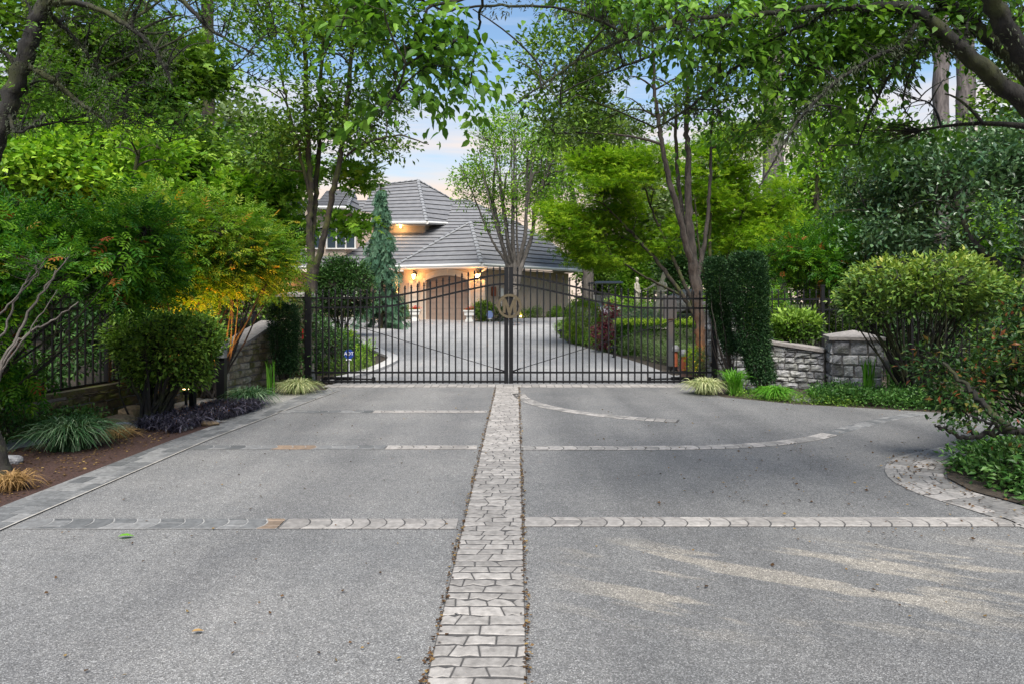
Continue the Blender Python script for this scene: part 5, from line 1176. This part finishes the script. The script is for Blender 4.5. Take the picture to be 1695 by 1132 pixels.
plant('box_hedge', 'clipped box hedge with a bright yellow green flat top beyond the right gate leaf', 'hedge', [], 2300, 7, .06, 'fold', 'leaf_box', 82, base=(4.4, 17.9, .12), spread=.035, box=f_box, bias=lambda P, rn: np.clip(rn*.62+.45*(P[:, 2] > .91), 0, 1), up=(0, -.3, .4))  # top leaves pushed to the bright tones, painting light from above
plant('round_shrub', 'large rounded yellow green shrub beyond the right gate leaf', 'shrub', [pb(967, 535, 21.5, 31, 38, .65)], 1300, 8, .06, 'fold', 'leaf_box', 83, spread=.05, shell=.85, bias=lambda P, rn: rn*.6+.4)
plant('burgundy_shrub', 'burgundy leaved shrub beside the rounded yellow green shrub', 'shrub', [pb(1003, 555, 18.6, 21, 20, .35), pb(1010, 518, 19, 13, 16, .25)], 260, 7, .085, 'fold', 'leaf_burgundy', 84, spread=.05)
plant('lavender_plants', 'low blue green plants behind the clipped box hedge', 'plants', [pb(1050, 525, 21, 42, 12, .8)], 420, 7, .07, 'thin', 'leaf_blue', 85, spread=.06, base=np.array([4.2, 21, .3]))
plant('garden_shrub', 'bright green shrubs round the feet of the pale statues', 'shrub', [pb(1085, 512, 24, 55, 14, .8), pb(1030, 505, 27, 30, 12, .8)], 500, 7, .08, 'fold', 'leaf_bright', 86, spread=.07, base=np.array([4.6, 25, .9]))
plant('yellow_shrub', 'yellow orange plant glowing at the foot of the orange lit trunk', 'plant', [pb(1147, 598, 13.6, 9, 22, .15)], 90, 7, .06, 'thin', 'leaf_lime', 87, spread=.04)
plant('leafy_plant', 'pale green plants between the copper bollards and the right gate post', 'plant', [pb(1165, 602, 13.4, 16, 20, .25)], 130, 7, .07, 'thin', 'leaf_grey', 88, spread=.05)
# by the garage
plant('round_shrub', 'round dark green shrub right of the garage door', 'shrub', [pb(801, 515, 34.6, 18, 14, .55)], 500, 7, .09, 'flat', 'leaf_mid', 89, spread=.08, stems=6)
for (px, py, Y, rx, rz, m, lab) in ((831, 520, 34.9, 9, 10, 'leaf_dark', 'small dark shrub left of the gate emblem by the garage'), (872, 522, 36, 12, 9, 'leaf_mid', 'small green shrub right of the gate emblem by the garage'), (888, 518, 36.6, 10, 8, 'leaf_grey', 'small grey green shrub left of the meter box'), (916, 523, 37.2, 9, 7, 'leaf_mid', 'small shrub in the middle of the garage side bed'), (922, 517, 38, 7, 8, 'leaf_bright', 'bright green small shrub by the garage side wall'), (940, 520, 39, 9, 9, 'leaf_dark', 'dark small shrub near the far end of the garage wall')):
    plant('small_shrub', lab, 'shrub', [pb(px, py, Y, rx, rz, .3)], 130, 7, .09, 'flat', m, int(px), spread=.07)
plant('low_hedge', 'low dark hedge at the foot of the house wall left of the garage', 'hedge', [pb(560, 515, 37, 60, 12, .4), pb(645, 517, 36.8, 34, 10, .3)], 700, 7, .10, 'flat', 'leaf_mid', 99, spread=.1)
plant('dark_shrub', 'large dark glossy shrub left of the weeping conifer', 'shrub', [pb(570, 482, 24, 52, 44, .9), pb(560, 455, 24, 30, 26, .6)], 1500, 8, .10, 'flat', 'leaf_dark', 100, spread=.12, stems=10, stem_r=.03, gap=-.3, gsc=2)
# behind the right wall
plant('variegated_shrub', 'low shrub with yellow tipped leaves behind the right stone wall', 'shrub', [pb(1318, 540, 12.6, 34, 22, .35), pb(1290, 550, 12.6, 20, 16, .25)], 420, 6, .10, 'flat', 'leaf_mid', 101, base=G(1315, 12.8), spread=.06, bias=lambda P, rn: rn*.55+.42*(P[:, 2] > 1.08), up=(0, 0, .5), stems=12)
plant('fern_shrub', 'loose green bush with a few red leaves behind the right iron fence', 'bush', [pb(1310, 450, 15.5, 60, 45, .8), pb(1370, 430, 16, 50, 50, .8)], 600, 6, .20, 'pinnate', 'leaf_nandina', 102, spread=.15, stems=14, stem_r=.02, gap=-.4, gsc=2)
# hedge mass behind the left fence
for i, (px, py, Y, rx, rz, ry, m, lab) in enumerate(((60, 540, 10.5, 140, 90, 1.0, 'leaf_dark', 'dark green shrub behind the left iron fence at the left edge'), (230, 540, 12.5, 110, 80, 1.0, 'leaf_dark', 'dark green shrub behind the left iron fence, near its middle'), (390, 500, 15.5, 70, 60, .8, 'leaf_mid', 'green shrub behind the short iron fence left of the gate'))):  # the two dark ones also carry the shade behind the fence in their leaf colour
    plant('background_shrub', lab, 'shrub', [pb(px, py, Y, rx, rz, ry)], 700, 7, .10, 'flat', m, 110+i, spread=.12, stems=14, stem_r=.02, gap=-.3, gsc=2)
for i, (px, py, Y, rx, rz, ry, m, lab) in enumerate(((1430, 520, 16, 70, 45, .7, 'leaf_mid', 'green shrub behind the right iron fence and the stone pillar'), (1560, 560, 14, 90, 60, .7, 'leaf_dark', 'dark shrub behind the right iron fence, beyond the clipped shrub'), (1690, 560, 12.5, 70, 70, .6, 'leaf_mid', 'green shrub behind the iron fence at the right edge'), (1230, 500, 19, 60, 40, .8, 'leaf_bright', 'bright green shrub behind the column hedges'))):
    plant('background_shrub', lab, 'shrub', [pb(px, py, Y, rx, rz, ry)], 600, 7, .10, 'flat', m, 120+i, spread=.12, stems=14, stem_r=.02, gap=-.3, gsc=2)
# ------------------------------------------------------------ trees
# overhanging tree on the right: trunk outside the frame, limbs arching over the forecourt
def br(*p): return PL(*p)
limbs = [PL((2050, 1000, 4.3, 90), (2000, 700, 4.3, 80), (1850, 330, 4.3, 66), (1720, 195, 4.3, 44), (1600, 90, 4.25, 34), (1510, 18, 4.2, 26), (1420, 14, 4.2, 16), (1330, 16, 4.15, 12), (1240, 26, 4.1, 11), (1150, 32, 4.0, 9), (1050, 62, 3.9, 8), (960, 100, 3.8, 6), (900, 140, 3.7, 4), (850, 175, 3.7, 3)),
         PL((1850, 330, 4.3, 60), (1760, 200, 4.4, 46), (1680, 100, 4.5, 34), (1600, 35, 4.6, 30), (1520, -30, 4.7, 26), (1400, -110, 4.8, 18), (1200, -190, 4.7, 10)),
         PL((1850, 330, 4.3, 62), (1790, 230, 4.1, 52), (1700, 100, 4.0, 42), (1650, 20, 3.9, 40), (1610, -80, 3.8, 34), (1500, -240, 3.7, 20)),
         PL((1520, 35, 4.2, 12), (1495, 72, 4.15, 9), (1440, 100, 4.1, 8), (1380, 140, 4.1, 8), (1330, 190, 4.05, 7), (1300, 235, 4.0, 6), (1280, 270, 4.0, 4), (1256, 312, 4.0, 3)),
         PL((1380, 15, 4.15, 9), (1340, 38, 4.3, 8), (1290, 60, 4.4, 8), (1245, 90, 4.5, 8), (1190, 135, 4.6, 7), (1140, 180, 4.7, 6), (1085, 212, 4.8, 4)),
         PL((1240, 26, 4.1, 8), (1160, 60, 4.4, 7), (1060, 100, 4.7, 6), (980, 130, 4.9, 4), (920, 160, 5.1, 3)),
         PL((1500, 70, 4.15, 8), (1470, 130, 4.3, 6), (1440, 190, 4.5, 5), (1420, 240, 4.6, 3)), PL((1540, 60, 4.2, 7), (1510, 110, 4.5, 5), (1495, 170, 4.7, 4), (1510, 200, 4.7, 3)),
         PL((1050, 62, 3.9, 7), (950, 20, 3.6, 6), (830, 10, 3.3, 6), (740, 20, 3.1, 5), (690, 55, 3.0, 4), (660, 110, 2.95, 3)), PL((740, 20, 3.1, 5), (690, 0, 3.0, 4), (600, -30, 2.9, 4), (560, 20, 2.9, 3))]
blobs = [pb(1560, 80, 4.9, 130, 90, .7), pb(1420, 110, 4.7, 120, 100, .6), pb(1500, 200, 5.0, 90, 50, .5), pb(1280, 70, 4.6, 150, 80, .6), pb(1180, 160, 4.9, 120, 80, .6), pb(1060, 60, 4.3, 150, 75, .6), pb(1330, 200, 4.5, 60, 60, .4),
         pb(930, 60, 4.0, 110, 80, .5), pb(870, 150, 4.0, 70, 60, .35), pb(780, 30, 3.6, 60, 45, .3), pb(1640, 30, 4.6, 90, 60, .5), pb(1300, -60, 4.8, 350, 60, .8), pb(1290, 290, 4.2, 30, 30, .2), pb(960, 140, 4.6, 80, 50, .4)]
grow('overhanging_tree', 'large tree at the right edge with dark mossy limbs arching over the forecourt', 'tree', limbs, blobs, 1400, 9, .058, 'ovate', 'leaf_near', 'bark_dark', .12, 201, 70, ls=.72, tufts=900, gap=-.10, gsc=2.2, droop=.5, spray=.32, shell=.1, origin=(4.7, 4.3, 0), twig_r=.003, jit=.005, secr=.2)
b2 = [pb(690, 60, 2.95, 40, 50, .25), pb(630, 40, 2.9, 50, 50, .25), pb(740, 80, 3.05, 36, 60, .25), pb(580, 20, 2.9, 30, 24, .15), pb(610, 105, 2.85, 28, 24, .15), pb(640, 190, 2.9, 34, 16, .15), pb(540, 85, 2.8, 16, 10, .1), pb(780, 130, 3.4, 40, 50, .25), pb(700, 140, 3.0, 20, 50, .2)]
grow('overhanging_branch', 'near leafy branch with large leaves hanging before the multi stemmed tree', 'branch', [PL((900, -60, 3.2, 8), (800, -10, 3.1, 6), (720, 10, 3.0, 5), (690, 60, 2.95, 4), (660, 120, 2.9, 3), (640, 180, 2.9, 2)), PL((720, 10, 3.0, 5), (650, -10, 2.9, 4), (580, 20, 2.85, 3), (545, 75, 2.8, 2)), PL((800, -10, 3.1, 5), (790, 60, 3.3, 4), (780, 130, 3.4, 3))],
     b2, 150, 8, .055, 'ovate', 'leaf_near', 'bark_dark', .08, 202, 8, droop=.6, spray=.22, shell=.1, trunk_name='branch', twig_r=.0025, jit=.02)
# leaning tree at the left edge with lichen on its twigs
limbsL = [PL((8, 792, 5.9, 26), (-22, 690, 5.9, 24), (-50, 560, 5.9, 22), (-50, 400, 5.9, 24), (-18, 270, 5.9, 26), (12, 180, 5.9, 25), (45, 80, 5.9, 24), (70, 10, 5.9, 20), (100, -80, 5.9, 18), (140, -200, 6, 12)),
          PL((40, 105, 5.9, 10), (80, 130, 5.9, 9), (110, 155, 6, 8), (145, 180, 6, 6), (180, 205, 6.1, 4)), PL((75, 5, 5.9, 10), (150, 10, 5.8, 9), (220, 50, 5.7, 8), (260, 90, 5.7, 6), (285, 140, 5.7, 4)),
          PL((100, -80, 5.9, 12), (200, -40, 5.6, 10), (290, -5, 5.4, 8), (350, 50, 5.3, 5), (420, 90, 5.2, 3)), PL((70, 10, 5.9, 8), (120, 60, 6.1, 7), (160, 110, 6.2, 6), (190, 160, 6.3, 4), (215, 200, 6.3, 3)), PL((12, 180, 5.9, 6), (30, 220, 5.8, 5), (75, 190, 5.8, 3))]
bl = [pb(60, 60, 6.2, 90, 60, .6), pb(180, 40, 6.2, 110, 60, .6), pb(300, 60, 6.0, 100, 70, .6), pb(130, 160, 6.4, 90, 60, .5), pb(400, 40, 5.6, 90, 60, .5), pb(20, 150, 6.6, 60, 60, .5), pb(230, -40, 6, 250, 50, .8), pb(240, 180, 6.4, 80, 50, .5), pb(430, 110, 5.5, 50, 40, .3)]
grow('leaning_tree', 'dark leaning tree at the left edge with lichen covered twigs', 'tree', limbsL, bl, 760, 9, .050, 'fold', 'leaf_near', 'bark_dark', .10, 203, 90, tufts=900, gap=-.1, gsc=2.4, droop=.3, spray=.22, shell=.1, twig_r=.004, secr=.3)
r = np.random.RandomState(77); mb = MB(); C = []
for px, py in ((85, 120), (95, 90), (150, 25), (200, 60), (250, 100), (230, 45), (160, 120), (170, 150), (190, 190), (280, 130), (210, 10), (120, 30), (140, 90), (180, 170), (250, 60), (110, 60)):
    C.append(W(px, py, 5.9)+r.normal(size=(9, 3))*np.array([.07, .12, .07]))
C = np.vstack(C); crown(mb, r, C, 12, .03, 'thin', .022, 1.5, droop=.9); tl = [o for o in bpy.data.objects if o.name == 'leaning_tree'][0]; mb.build('hanging_lichen', M['lichen'], tl)

# multi-stemmed tree just inside the gate, left
grow('multi_stemmed_tree', 'tall dark multi stemmed tree just inside the gate on the left', 'tree',
     [PL((518, 610, 15.2, 27), (517, 520, 15.2, 25), (516, 450, 15.2, 22), (513, 380, 15.2, 15), (514, 300, 15.2, 13), (508, 200, 15.2, 12), (505, 90, 15.2, 10), (498, -60, 15.2, 8)),
      PL((519, 460, 15.2, 16), (532, 410, 15.1, 14), (547, 340, 15.0, 13), (565, 250, 14.9, 12), (575, 170, 14.8, 11), (583, 80, 14.7, 9), (600, -40, 14.7, 6)),
      PL((517, 400, 15.3, 12), (524, 310, 15.5, 11), (530, 220, 15.6, 10), (532, 120, 15.7, 8), (540, -40, 15.7, 6)), PL((515, 330, 15.2, 8), (490, 230, 15.0, 7), (470, 150, 15, 5), (455, 50, 15, 3)),
      PL((560, 270, 14.9, 7), (600, 240, 14.8, 5), (660, 225, 14.7, 4), (710, 240, 14.7, 2))],
     [pb(480, 150, 15.2, 95, 110, 1.3), pb(560, 120, 15.2, 100, 120, 1.3), pb(620, 200, 15, 80, 60, .9), pb(520, 20, 15.2, 150, 80, 1.5), pb(440, 240, 15.2, 60, 50, .8), pb(670, 230, 14.8, 50, 30, .5)], 780, 20, .125, 'flat', 'leaf_mid', 'bark_moss', .20, 204, 70, gap=-.05, gsc=1.3, ls=.72)
grow('maple_tree', 'broad leaved maple behind the multi stemmed tree, with low branches before the roof', 'tree',
     [PL((440, 560, 17.5, 14), (445, 440, 17.5, 12), (455, 330, 17.5, 9), (470, 220, 17.5, 6))],
     [pb(440, 360, 17.5, 60, 70, 1.0), pb(440, 270, 17.5, 80, 60, 1.0), pb(575, 372, 16, 26, 12, .4), pb(590, 285, 16.5, 30, 20, .6), pb(400, 320, 17.5, 50, 50, .8), pb(470, 390, 17.2, 20, 30, .5)], 340, 12, .17, 'maple', 'leaf_bright', 'bark_moss', .28, 205, 24, gap=-.35, gsc=1.2, droop=.5)
# weeping conifer
r = np.random.RandomState(88); t = thing('weeping_conifer', 'blue green weeping conifer with a thin drooping tip in front of the house', 'tree', G(630, 29)); mb = MB(); tbm = MB(); Yc = 29.0
x0 = (630-847.5)*Yc/F; zt = 1.5+196*Yc/F; z0 = gz(Yc); tp = np.array([[x0, Yc, z0], [x0+.03, Yc, z0+2], [x0-.03, Yc, z0+4], [x0, Yc, zt-.3], [x0+.06, Yc, zt], [x0+.1, Yc, zt-.12]]); q = spline(tp, 5); tbm.tube(q, np.linspace(.11, .008, len(q)), 8)
BR = []
for k in range(150):
    v = r.rand()**.85; z = z0+.3+(zt-z0-.5)*v; L_ = (1.15*(1-v)**.8+.08)*(.45+.65*r.rand())*(.72+.42*abs(math.sin(v*17))); a = r.rand()*6.28; s_ = np.linspace(0, 1, 8); P = np.stack([x0+np.cos(a)*L_*s_**.8, Yc+np.sin(a)*L_*s_**.8, z+.22*L_*s_-(.55+.5*L_)*s_**2.4], 1); P[:, 2] = np.maximum(P[:, 2], z0+.1); BR.append(P)
BR = np.array(BR); V, Fq = tubes(BR, np.broadcast_to(np.linspace(.018, .004, 8), (len(BR), 8)), 4); tbm.add(V, Fq); tbm.build('trunk', M['bark_moss'], t, True)
i = r.randint(len(BR), size=3900); j = np.minimum(6.99, 1+6*r.rand(3900)**.8); j0 = j.astype(int); P = BR[i, j0]+(BR[i, j0+1]-BR[i, j0])*(j-j0)[:, None]+r.normal(size=(3900, 3))*np.array([.05, .05, .05]); D = nrm(r.normal(size=(3900, 3))*.35+np.array([0, 0, -1.1])+(P-np.array([x0, Yc, 0]))*np.array([1, 1, 0])*.5); D = nrm(D)
leaves(mb, P, D, r.normal(size=(3900, 3)), .16+.16*r.rand(3900), 'spray', r.rand(3900)*.5+np.repeat(r.rand(1), 3900)*0+r.rand(len(BR))[i]*.5); mb.build('foliage', M['leaf_fir'], t)
# vase-shaped tree by the garage
r = np.random.RandomState(99); lim = []
for k in range(5):
    a = -1+2*k/4; Ym = 31+r.normal()*.5
    base_ = [(851+a*5, 480, 31, 9), (851+a*13+r.normal()*1.5, 440, 31, 8), (851+a*24+r.normal()*3, 390, Ym, 6.5), (851+a*40+r.normal()*4, 335, Ym, 4.5)]; x3, y3 = base_[-1][0], base_[-1][1]
    lim.append(PL(*base_, (851+a*62, 270, Ym, 3), (851+a*80, 205+abs(a)*60, Ym, 1.4)))
    for q_ in range(3):
        s0 = base_[1+q_ % 3]; tx = 851+a*60+(q_-1)*30+r.normal()*5; Yt = Ym+r.normal()*1.0
        lim.append(PL((s0[0], s0[1], s0[2], 4.5), (s0[0]*.65+tx*.35, s0[1]-45, (Ym+Yt)/2, 3.4), (s0[0]*.3+tx*.7, s0[1]*.4+150, Yt, 2.4), (tx, 225+abs(tx-851)*.5, Yt, 1.2)))
lim.insert(0, PL((851, 524, 31, 20), (851, 500, 31, 18), (851, 478, 31, 14), (852, 468, 31, 8)))
grow('vase_shaped_tree', 'vase shaped tree with many thin upright stems and sparse leaves by the garage', 'tree', lim, [pb(850, 270, 31, 98, 75, 2.2), pb(850, 225, 31, 60, 45, 1.6), pb(775, 300, 31, 34, 40, 1), pb(925, 300, 31, 36, 60, 1), pb(850, 350, 31, 60, 40, 1.4)], 1150, 9, .15, 'flat', 'leaf_bright', 'bark_pale', .16, 206, 50, gap=-.2, gsc=1.6, twig_r=.006, flat=1.2, secr=.15)
# grey-leaved tree with a thick trunk behind the garage corner
grow('grey_leaved_tree', 'grey green tree with a thick pale trunk beside the far corner of the garage', 'tree',
     [PL((975, 545, 36, 28), (974, 480, 36, 26), (972, 430, 36, 25), (960, 390, 36, 18), (945, 300, 36, 12), (935, 220, 36, 8)), PL((975, 440, 36, 18), (1000, 380, 36, 14), (1010, 320, 36, 9)), PL((972, 430, 36, 14), (930, 370, 36, 8), (905, 320, 36, 5))],
     [pb(925, 270, 36, 55, 60, 2), pb(960, 210, 37, 70, 50, 2.2), pb(900, 320, 36, 28, 40, 1.2), pb(1010, 250, 37, 60, 60, 2)], 900, 16, .22, 'flat', 'leaf_grey', 'bark_pale', .45, 207, 30, ls=.72, gap=-.35, gsc=.8)
# lime japanese maples
def jm(name, lab, limbs, blobs, n, seed, lm='leaf_lime', per=22):
    return grow(name, lab, 'tree', limbs, blobs, n, per, .13, 'palm', lm, 'bark_dark', .30, seed, 40, gap=-.3, gsc=1.1, flat=.28, droop=.35, shell=.55, upn=1.5) if False else grow(name, lab, 'tree', limbs, blobs, n, per, .13, 'palm', lm, 'bark_moss',   .24, seed, 40, gap=.05, gsc=1.7, ls=.6, flat=.22, droop=.3, shell=.55)
jm('japanese_maple', 'wide yellow green Japanese maple left of the grey multi stemmed tree', [PL((1168, 555, 19, 12), (1130, 490, 19.3, 12), (1085, 430, 19.6, 10), (1040, 380, 20, 7), (990, 330, 20, 4)), PL((1165, 545, 19, 12), (1120, 440, 19.5, 9), (1080, 350, 20, 6), (1060, 280, 20, 4)), PL((1130, 490, 19.3, 8), (1070, 460, 19.5, 6), (1010, 420, 19.8, 4))],
   [pb(1010, 330, 20, 95, 55, 1.7), pb(960, 370, 20, 60, 45, 1.4), pb(1060, 280, 20.4, 80, 45, 1.6), pb(1070, 380, 20.3, 70, 60, 1.4), pb(925, 345, 20, 26, 22, .8), pb(1000, 420, 20.2, 60, 28, 1.2), pb(985, 275, 20, 50, 30, 1.2)], 1050, 208)
jm('japanese_maple', 'smaller lime green Japanese maple right of the grey multi stemmed tree, with slender fanning stems', [PL((1185, 540, 20, 10), (1178, 470, 20, 9), (1175, 380, 20, 7), (1185, 280, 20, 4)), PL((1185, 530, 20, 9), (1200, 440, 20.3, 7), (1230, 350, 20.5, 5), (1245, 270, 20.5, 3)), PL((1190, 500, 20, 8), (1230, 440, 20.3, 5), (1270, 380, 20.5, 3)), PL((1180, 500, 20, 8), (1160, 430, 19.6, 6), (1150, 330, 19.6, 4))],
   [pb(1220, 260, 20.6, 75, 50, 1.6), pb(1260, 310, 20.6, 50, 50, 1.2), pb(1180, 300, 20.4, 55, 60, 1.3), pb(1230, 400, 21, 60, 40, 1.2), pb(1290, 370, 21, 45, 40, 1.0)], 620, 209)
# grey multi-stemmed tree inside the gate, right
grow('grey_stemmed_tree', 'grey barked tree with several stems just inside the gate, lit orange at its foot', 'tree',
     [PL((1165, 625, 14.2, 34), (1162, 580, 14.2, 26), (1158, 520, 14.2, 24), (1148, 440, 14.2, 23), (1140, 360, 14.2, 17), (1139, 270, 14.2, 13), (1136, 200, 14.2, 11), (1140, 110, 14.2, 9), (1150, 0, 14.2, 7)),
      PL((1147, 450, 14.2, 16), (1128, 370, 14.0, 13), (1108, 300, 13.9, 12), (1096, 240, 13.8, 10), (1085, 160, 13.8, 8), (1080, 60, 13.8, 5)), PL((1145, 430, 14.3, 12), (1128, 340, 14.5, 9), (1120, 260, 14.6, 8), (1118, 150, 14.6, 6)),
      PL((1152, 470, 14.2, 13), (1168, 390, 14.4, 9), (1175, 300, 14.5, 7), (1180, 180, 14.6, 5), (1190, 80, 14.6, 3))],
     [pb(1100, 130, 14.2, 120, 70, 1.3), pb(960, 190, 14.0, 90, 50, .9), pb(930, 110, 14, 90, 60, .9), pb(1180, 120, 14.5, 100, 80, 1.3), pb(1100, 20, 14.2, 180, 60, 1.6), pb(1030, 120, 14, 90, 60, 1), pb(1240, 190, 14.6, 60, 50, .9)], 760, 18, .12, 'flat', 'leaf_mid', 'bark_grey', .20, 210, 60, gap=-.15, gsc=1.2, ls=.75, tufts=250)
# laurel mass on the right
grow('laurel_tree', 'large glossy blue green laurel tree behind the right iron fence', 'tree',
     [PL((1690, 640, 13, 20), (1700, 560, 13, 20), (1660, 455, 12.6, 14), (1610, 400, 12.6, 10), (1580, 330, 12.8, 6)), PL((1700, 560, 13, 16), (1740, 400, 13, 12), (1690, 280, 13, 8)), PL((1450, 640, 15.5, 12), (1452, 500, 15.5, 10), (1470, 380, 15.5, 6))],
     [pb(1640, 350, 13.2, 110, 110, 1.2), pb(1520, 350, 14.5, 90, 85, 1.2), pb(1440, 390, 15.2, 65, 75, 1.2), pb(1450, 290, 15.4, 60, 50, 1.1), pb(1560, 270, 14.5, 90, 45, 1.1), pb(1690, 260, 13, 70, 70, 1), pb(1420, 450, 15.4, 40, 35, .8)], 1500, 15, .125, 'flat', 'leaf_laurel', 'bark_dark', .17, 211, 50, gap=-.22, gsc=1.6, flat=.9)
# tall firs: bare trunks with crowns out of the frame
def fir(px, Y, wpx, lab, seed, top=-420, lean=0, low=None, m='bark_fir'):
    bl_ = [pb(px+lean, top+60, Y, 90, 180, 2.5)]+([low] if low else [])
    return grow('tall_fir', lab, 'tree', [PL((px, 500+26, Y, wpx*1.25), (px, 420, Y, wpx*1.08), (px+lean*.3, 200, Y, wpx), (px+lean*.6, 0, Y, wpx*.9), (px+lean, top, Y, wpx*.5))], bl_, 240, 12, .35, 'spray', 'leaf_fir', m, .6, seed, 16, gap=-.3, gsc=.5, group=None)
fir(1280, 29, 33, 'thick grey fir trunk right of the grey stemmed tree', 212); fir(1557, 30, 24, 'grey fir trunk above the laurel tree, left of the close pair', 213); fir(1596, 31, 26, 'grey fir trunk above the laurel tree, right of the close pair', 214, lean=4)
fir(345, 27, 21, 'dark tall trunk with ivy between the left trees and the multi stemmed tree', 215, m='bark_moss', low=pb(345, 250, 27, 26, 60, .6)); fir(200, 24, 17, 'dark tall trunk high above the left bushes', 216, m='bark_dark'); fir(75, 23, 14, 'dark trunk near the left edge behind the leaning tree', 217, m='bark_dark'); fir(50, 26, 16, 'brownish trunk at the far left behind the leaning tree', 218, m='bark_dark'); fir(160, 28, 12, 'thin dark trunk between the two left trunks', 219, m='bark_dark')
# left tree masses
grow('broadleaf_tree', 'broad bright green tree behind the left bushes', 'tree', [PL((120, 600, 13, 14), (130, 400, 13, 11), (140, 250, 13, 8)), PL((200, 600, 13.5, 10), (215, 350, 13.5, 8), (230, 250, 13.5, 5))],
     [pb(60, 300, 12.5, 120, 55, 1.4), pb(170, 290, 13, 110, 60, 1.4), pb(270, 330, 13.5, 90, 50, 1.1), pb(20, 240, 13, 110, 50, 1.3), pb(190, 250, 14, 130, 45, 1.6)], 760, 15, .13, 'wide', 'leaf_bright', 'bark_moss', .19, 220, 60, gap=.0, gsc=1.9, shell=.2)
grow('broadleaf_tree', 'mid green maple left of the ivy covered trunk', 'tree', [PL((300, 600, 18, 14), (300, 350, 18, 12), (290, 150, 18, 8))],
     [pb(290, 230, 18, 110, 70, 1.5), pb(250, 130, 18.5, 120, 70, 1.6), pb(340, 340, 17, 50, 30, 1), ], 470, 17, .20, 'maple', 'leaf_mid', 'bark_moss', .30, 221, 36, gap=.0, gsc=.9)
grow('broadleaf_tree', 'tall green tree at the far left behind the leaning tree', 'tree', [PL((30, 560, 17, 14), (40, 300, 17, 12), (60, 100, 17, 8))],
     [pb(60, 130, 17, 120, 80, 1.5), pb(130, 40, 17, 130, 70, 1.5), pb(0, 30, 17, 90, 60, 1.4), pb(100, 200, 17, 110, 50, 1.3)], 620, 20, .17, 'wide', 'leaf_mid', 'bark_moss', .28, 222, 36, gap=.0, gsc=.9)
grow('broadleaf_tree', 'pale green loose tree between the Japanese maples and the laurel tree', 'tree', [PL((1350, 560, 24, 12), (1350, 350, 24, 9), (1360, 250, 24, 6))],
     [pb(1350, 330, 24, 60, 70, 1.8), pb(1390, 240, 25, 70, 60, 1.8), pb(1320, 400, 23, 60, 50, 1.5), pb(1440, 240, 26, 50, 30, 1.5)], 560, 17, .19, 'flat', 'leaf_bright', 'bark_moss', .32, 223, 30, gap=-.15, gsc=.8)
grow('broadleaf_tree', 'green tree at the right edge above the laurel tree', 'tree', [PL((1700, 560, 18, 14), (1690, 300, 18, 10), (1680, 150, 18, 6))],
     [pb(1700, 200, 18, 60, 70, 1.5), pb(1720, 90, 18, 60, 80, 1.5)], 360, 13, .16, 'wide', 'leaf_mid', 'bark_moss', .34, 224, 30, gap=-.15, gsc=.9)
# far wooded backdrop: separate trees, shared shapes
protos = []
for k, (m, sd) in enumerate((('leaf_mid', 301), ('leaf_grey', 302), ('leaf_bright', 303), ('leaf_dark', 304))):
    Hh = 9.0; base = np.array([0, 0, 0.]); r = np.random.RandomState(sd)
    lm_ = [[(0, 0, 0, .22), (.1, 0, 2.5, .18), (-.1, .1, 5, .12), (0, 0, 7.5, .06)], [(0, 0, 1.8, .12), (.8, .2, 3.5, .08), (1.6, .3, 5.5, .04)], [(0, 0, 2.2, .12), (-.9, -.2, 4, .08), (-1.7, 0, 6, .04)]]
    bb = [(np.array([0, 0, 6.2]), np.array([2.3, 2.2, 2.6])), (np.array([1.5, .3, 4.2]), np.array([1.6, 1.6, 1.5])), (np.array([-1.6, 0, 4.4]), np.array([1.7, 1.6, 1.6])), (np.array([0, -.6, 2.6]), np.array([2.4, 1.6, 1.6]))]
    protos.append((grow('background_tree', '', 'tree', [[tuple(p) for p in l] for l in lm_], bb, 620, 13, .26, 'wide', m, 'bark_dark', .42, sd, 24, gap=-.3, gsc=.8), Hh))
spots = [(-24, 38, 1.25, 0, 'bushy green tree far left beyond the house roof line'), (-20, 30, 1.15, 3, 'dark bushy tree behind the left forest trunks'), (-13.5, 25, 1.0, 0, 'green tree behind the leaning tree, left of the ivy trunk'), (-16, 22, 1.0, 2, 'bright green tree at the far left edge beyond the fence'),
         (-13.5, 31, 1.0, 3, 'dark tree behind the ivy covered trunk'), (-19, 44, 1.6, 1, 'grey green tree rising behind the left trunks'), (-12.5, 18.5, .8, 3, 'dark low tree right behind the left iron fence'), (-9.2, 20.5, .75, 2, 'bright low tree behind the orange lit bush'),
         (5.7, 47, .62, 0, 'small green tree in the gap beside the far corner of the garage'), (8.2, 48, 1.2, 1, 'grey green tree beyond the garage corner'), (12, 52, 1.3, 0, 'green tree beyond the pale statues'), (16, 50, 1.3, 2, 'bright green tree far beyond the grey stemmed tree'), (20, 46, 1.2, 0, 'green tree far behind the fir trunk'), (7.5, 42, .55, 2, 'small bright green tree behind the golf cart'), (10.5, 40, .6, 3, 'small dark tree behind the pale statues'),
         (14.2, 36, .7, 2, 'bright green tree behind the smaller lime maple'), (17.5, 33, .85, 1, 'grey green tree behind the loose pale green tree'), (24, 44, 1.4, 1, 'grey green tree behind the laurel tree'), (21, 31, .9, 0, 'green tree behind the right pair of fir trunks'), (26, 34, 1.1, 3, 'dark tree at the far right edge'), (13, 26.5, .5, 3, 'small dark tree behind the right fence and column hedges'), (18, 24, .6, 2, 'small bright tree behind the right fence, beyond the clipped shrub')]
used = set()
for i, (x, y, sc, k, lab) in enumerate(spots):
    o = protos[k][0] if k not in used else copy_tree(protos[k][0]); used.add(k)
    o.location = (x, y, gz(y)-.1); o.scale = (sc*(1.1), sc*1.1, sc); o.rotation_euler = (0, 0, i*1.3); o['label'] = lab; o['category'] = 'tree'; o['group'] = 'trees in the background'
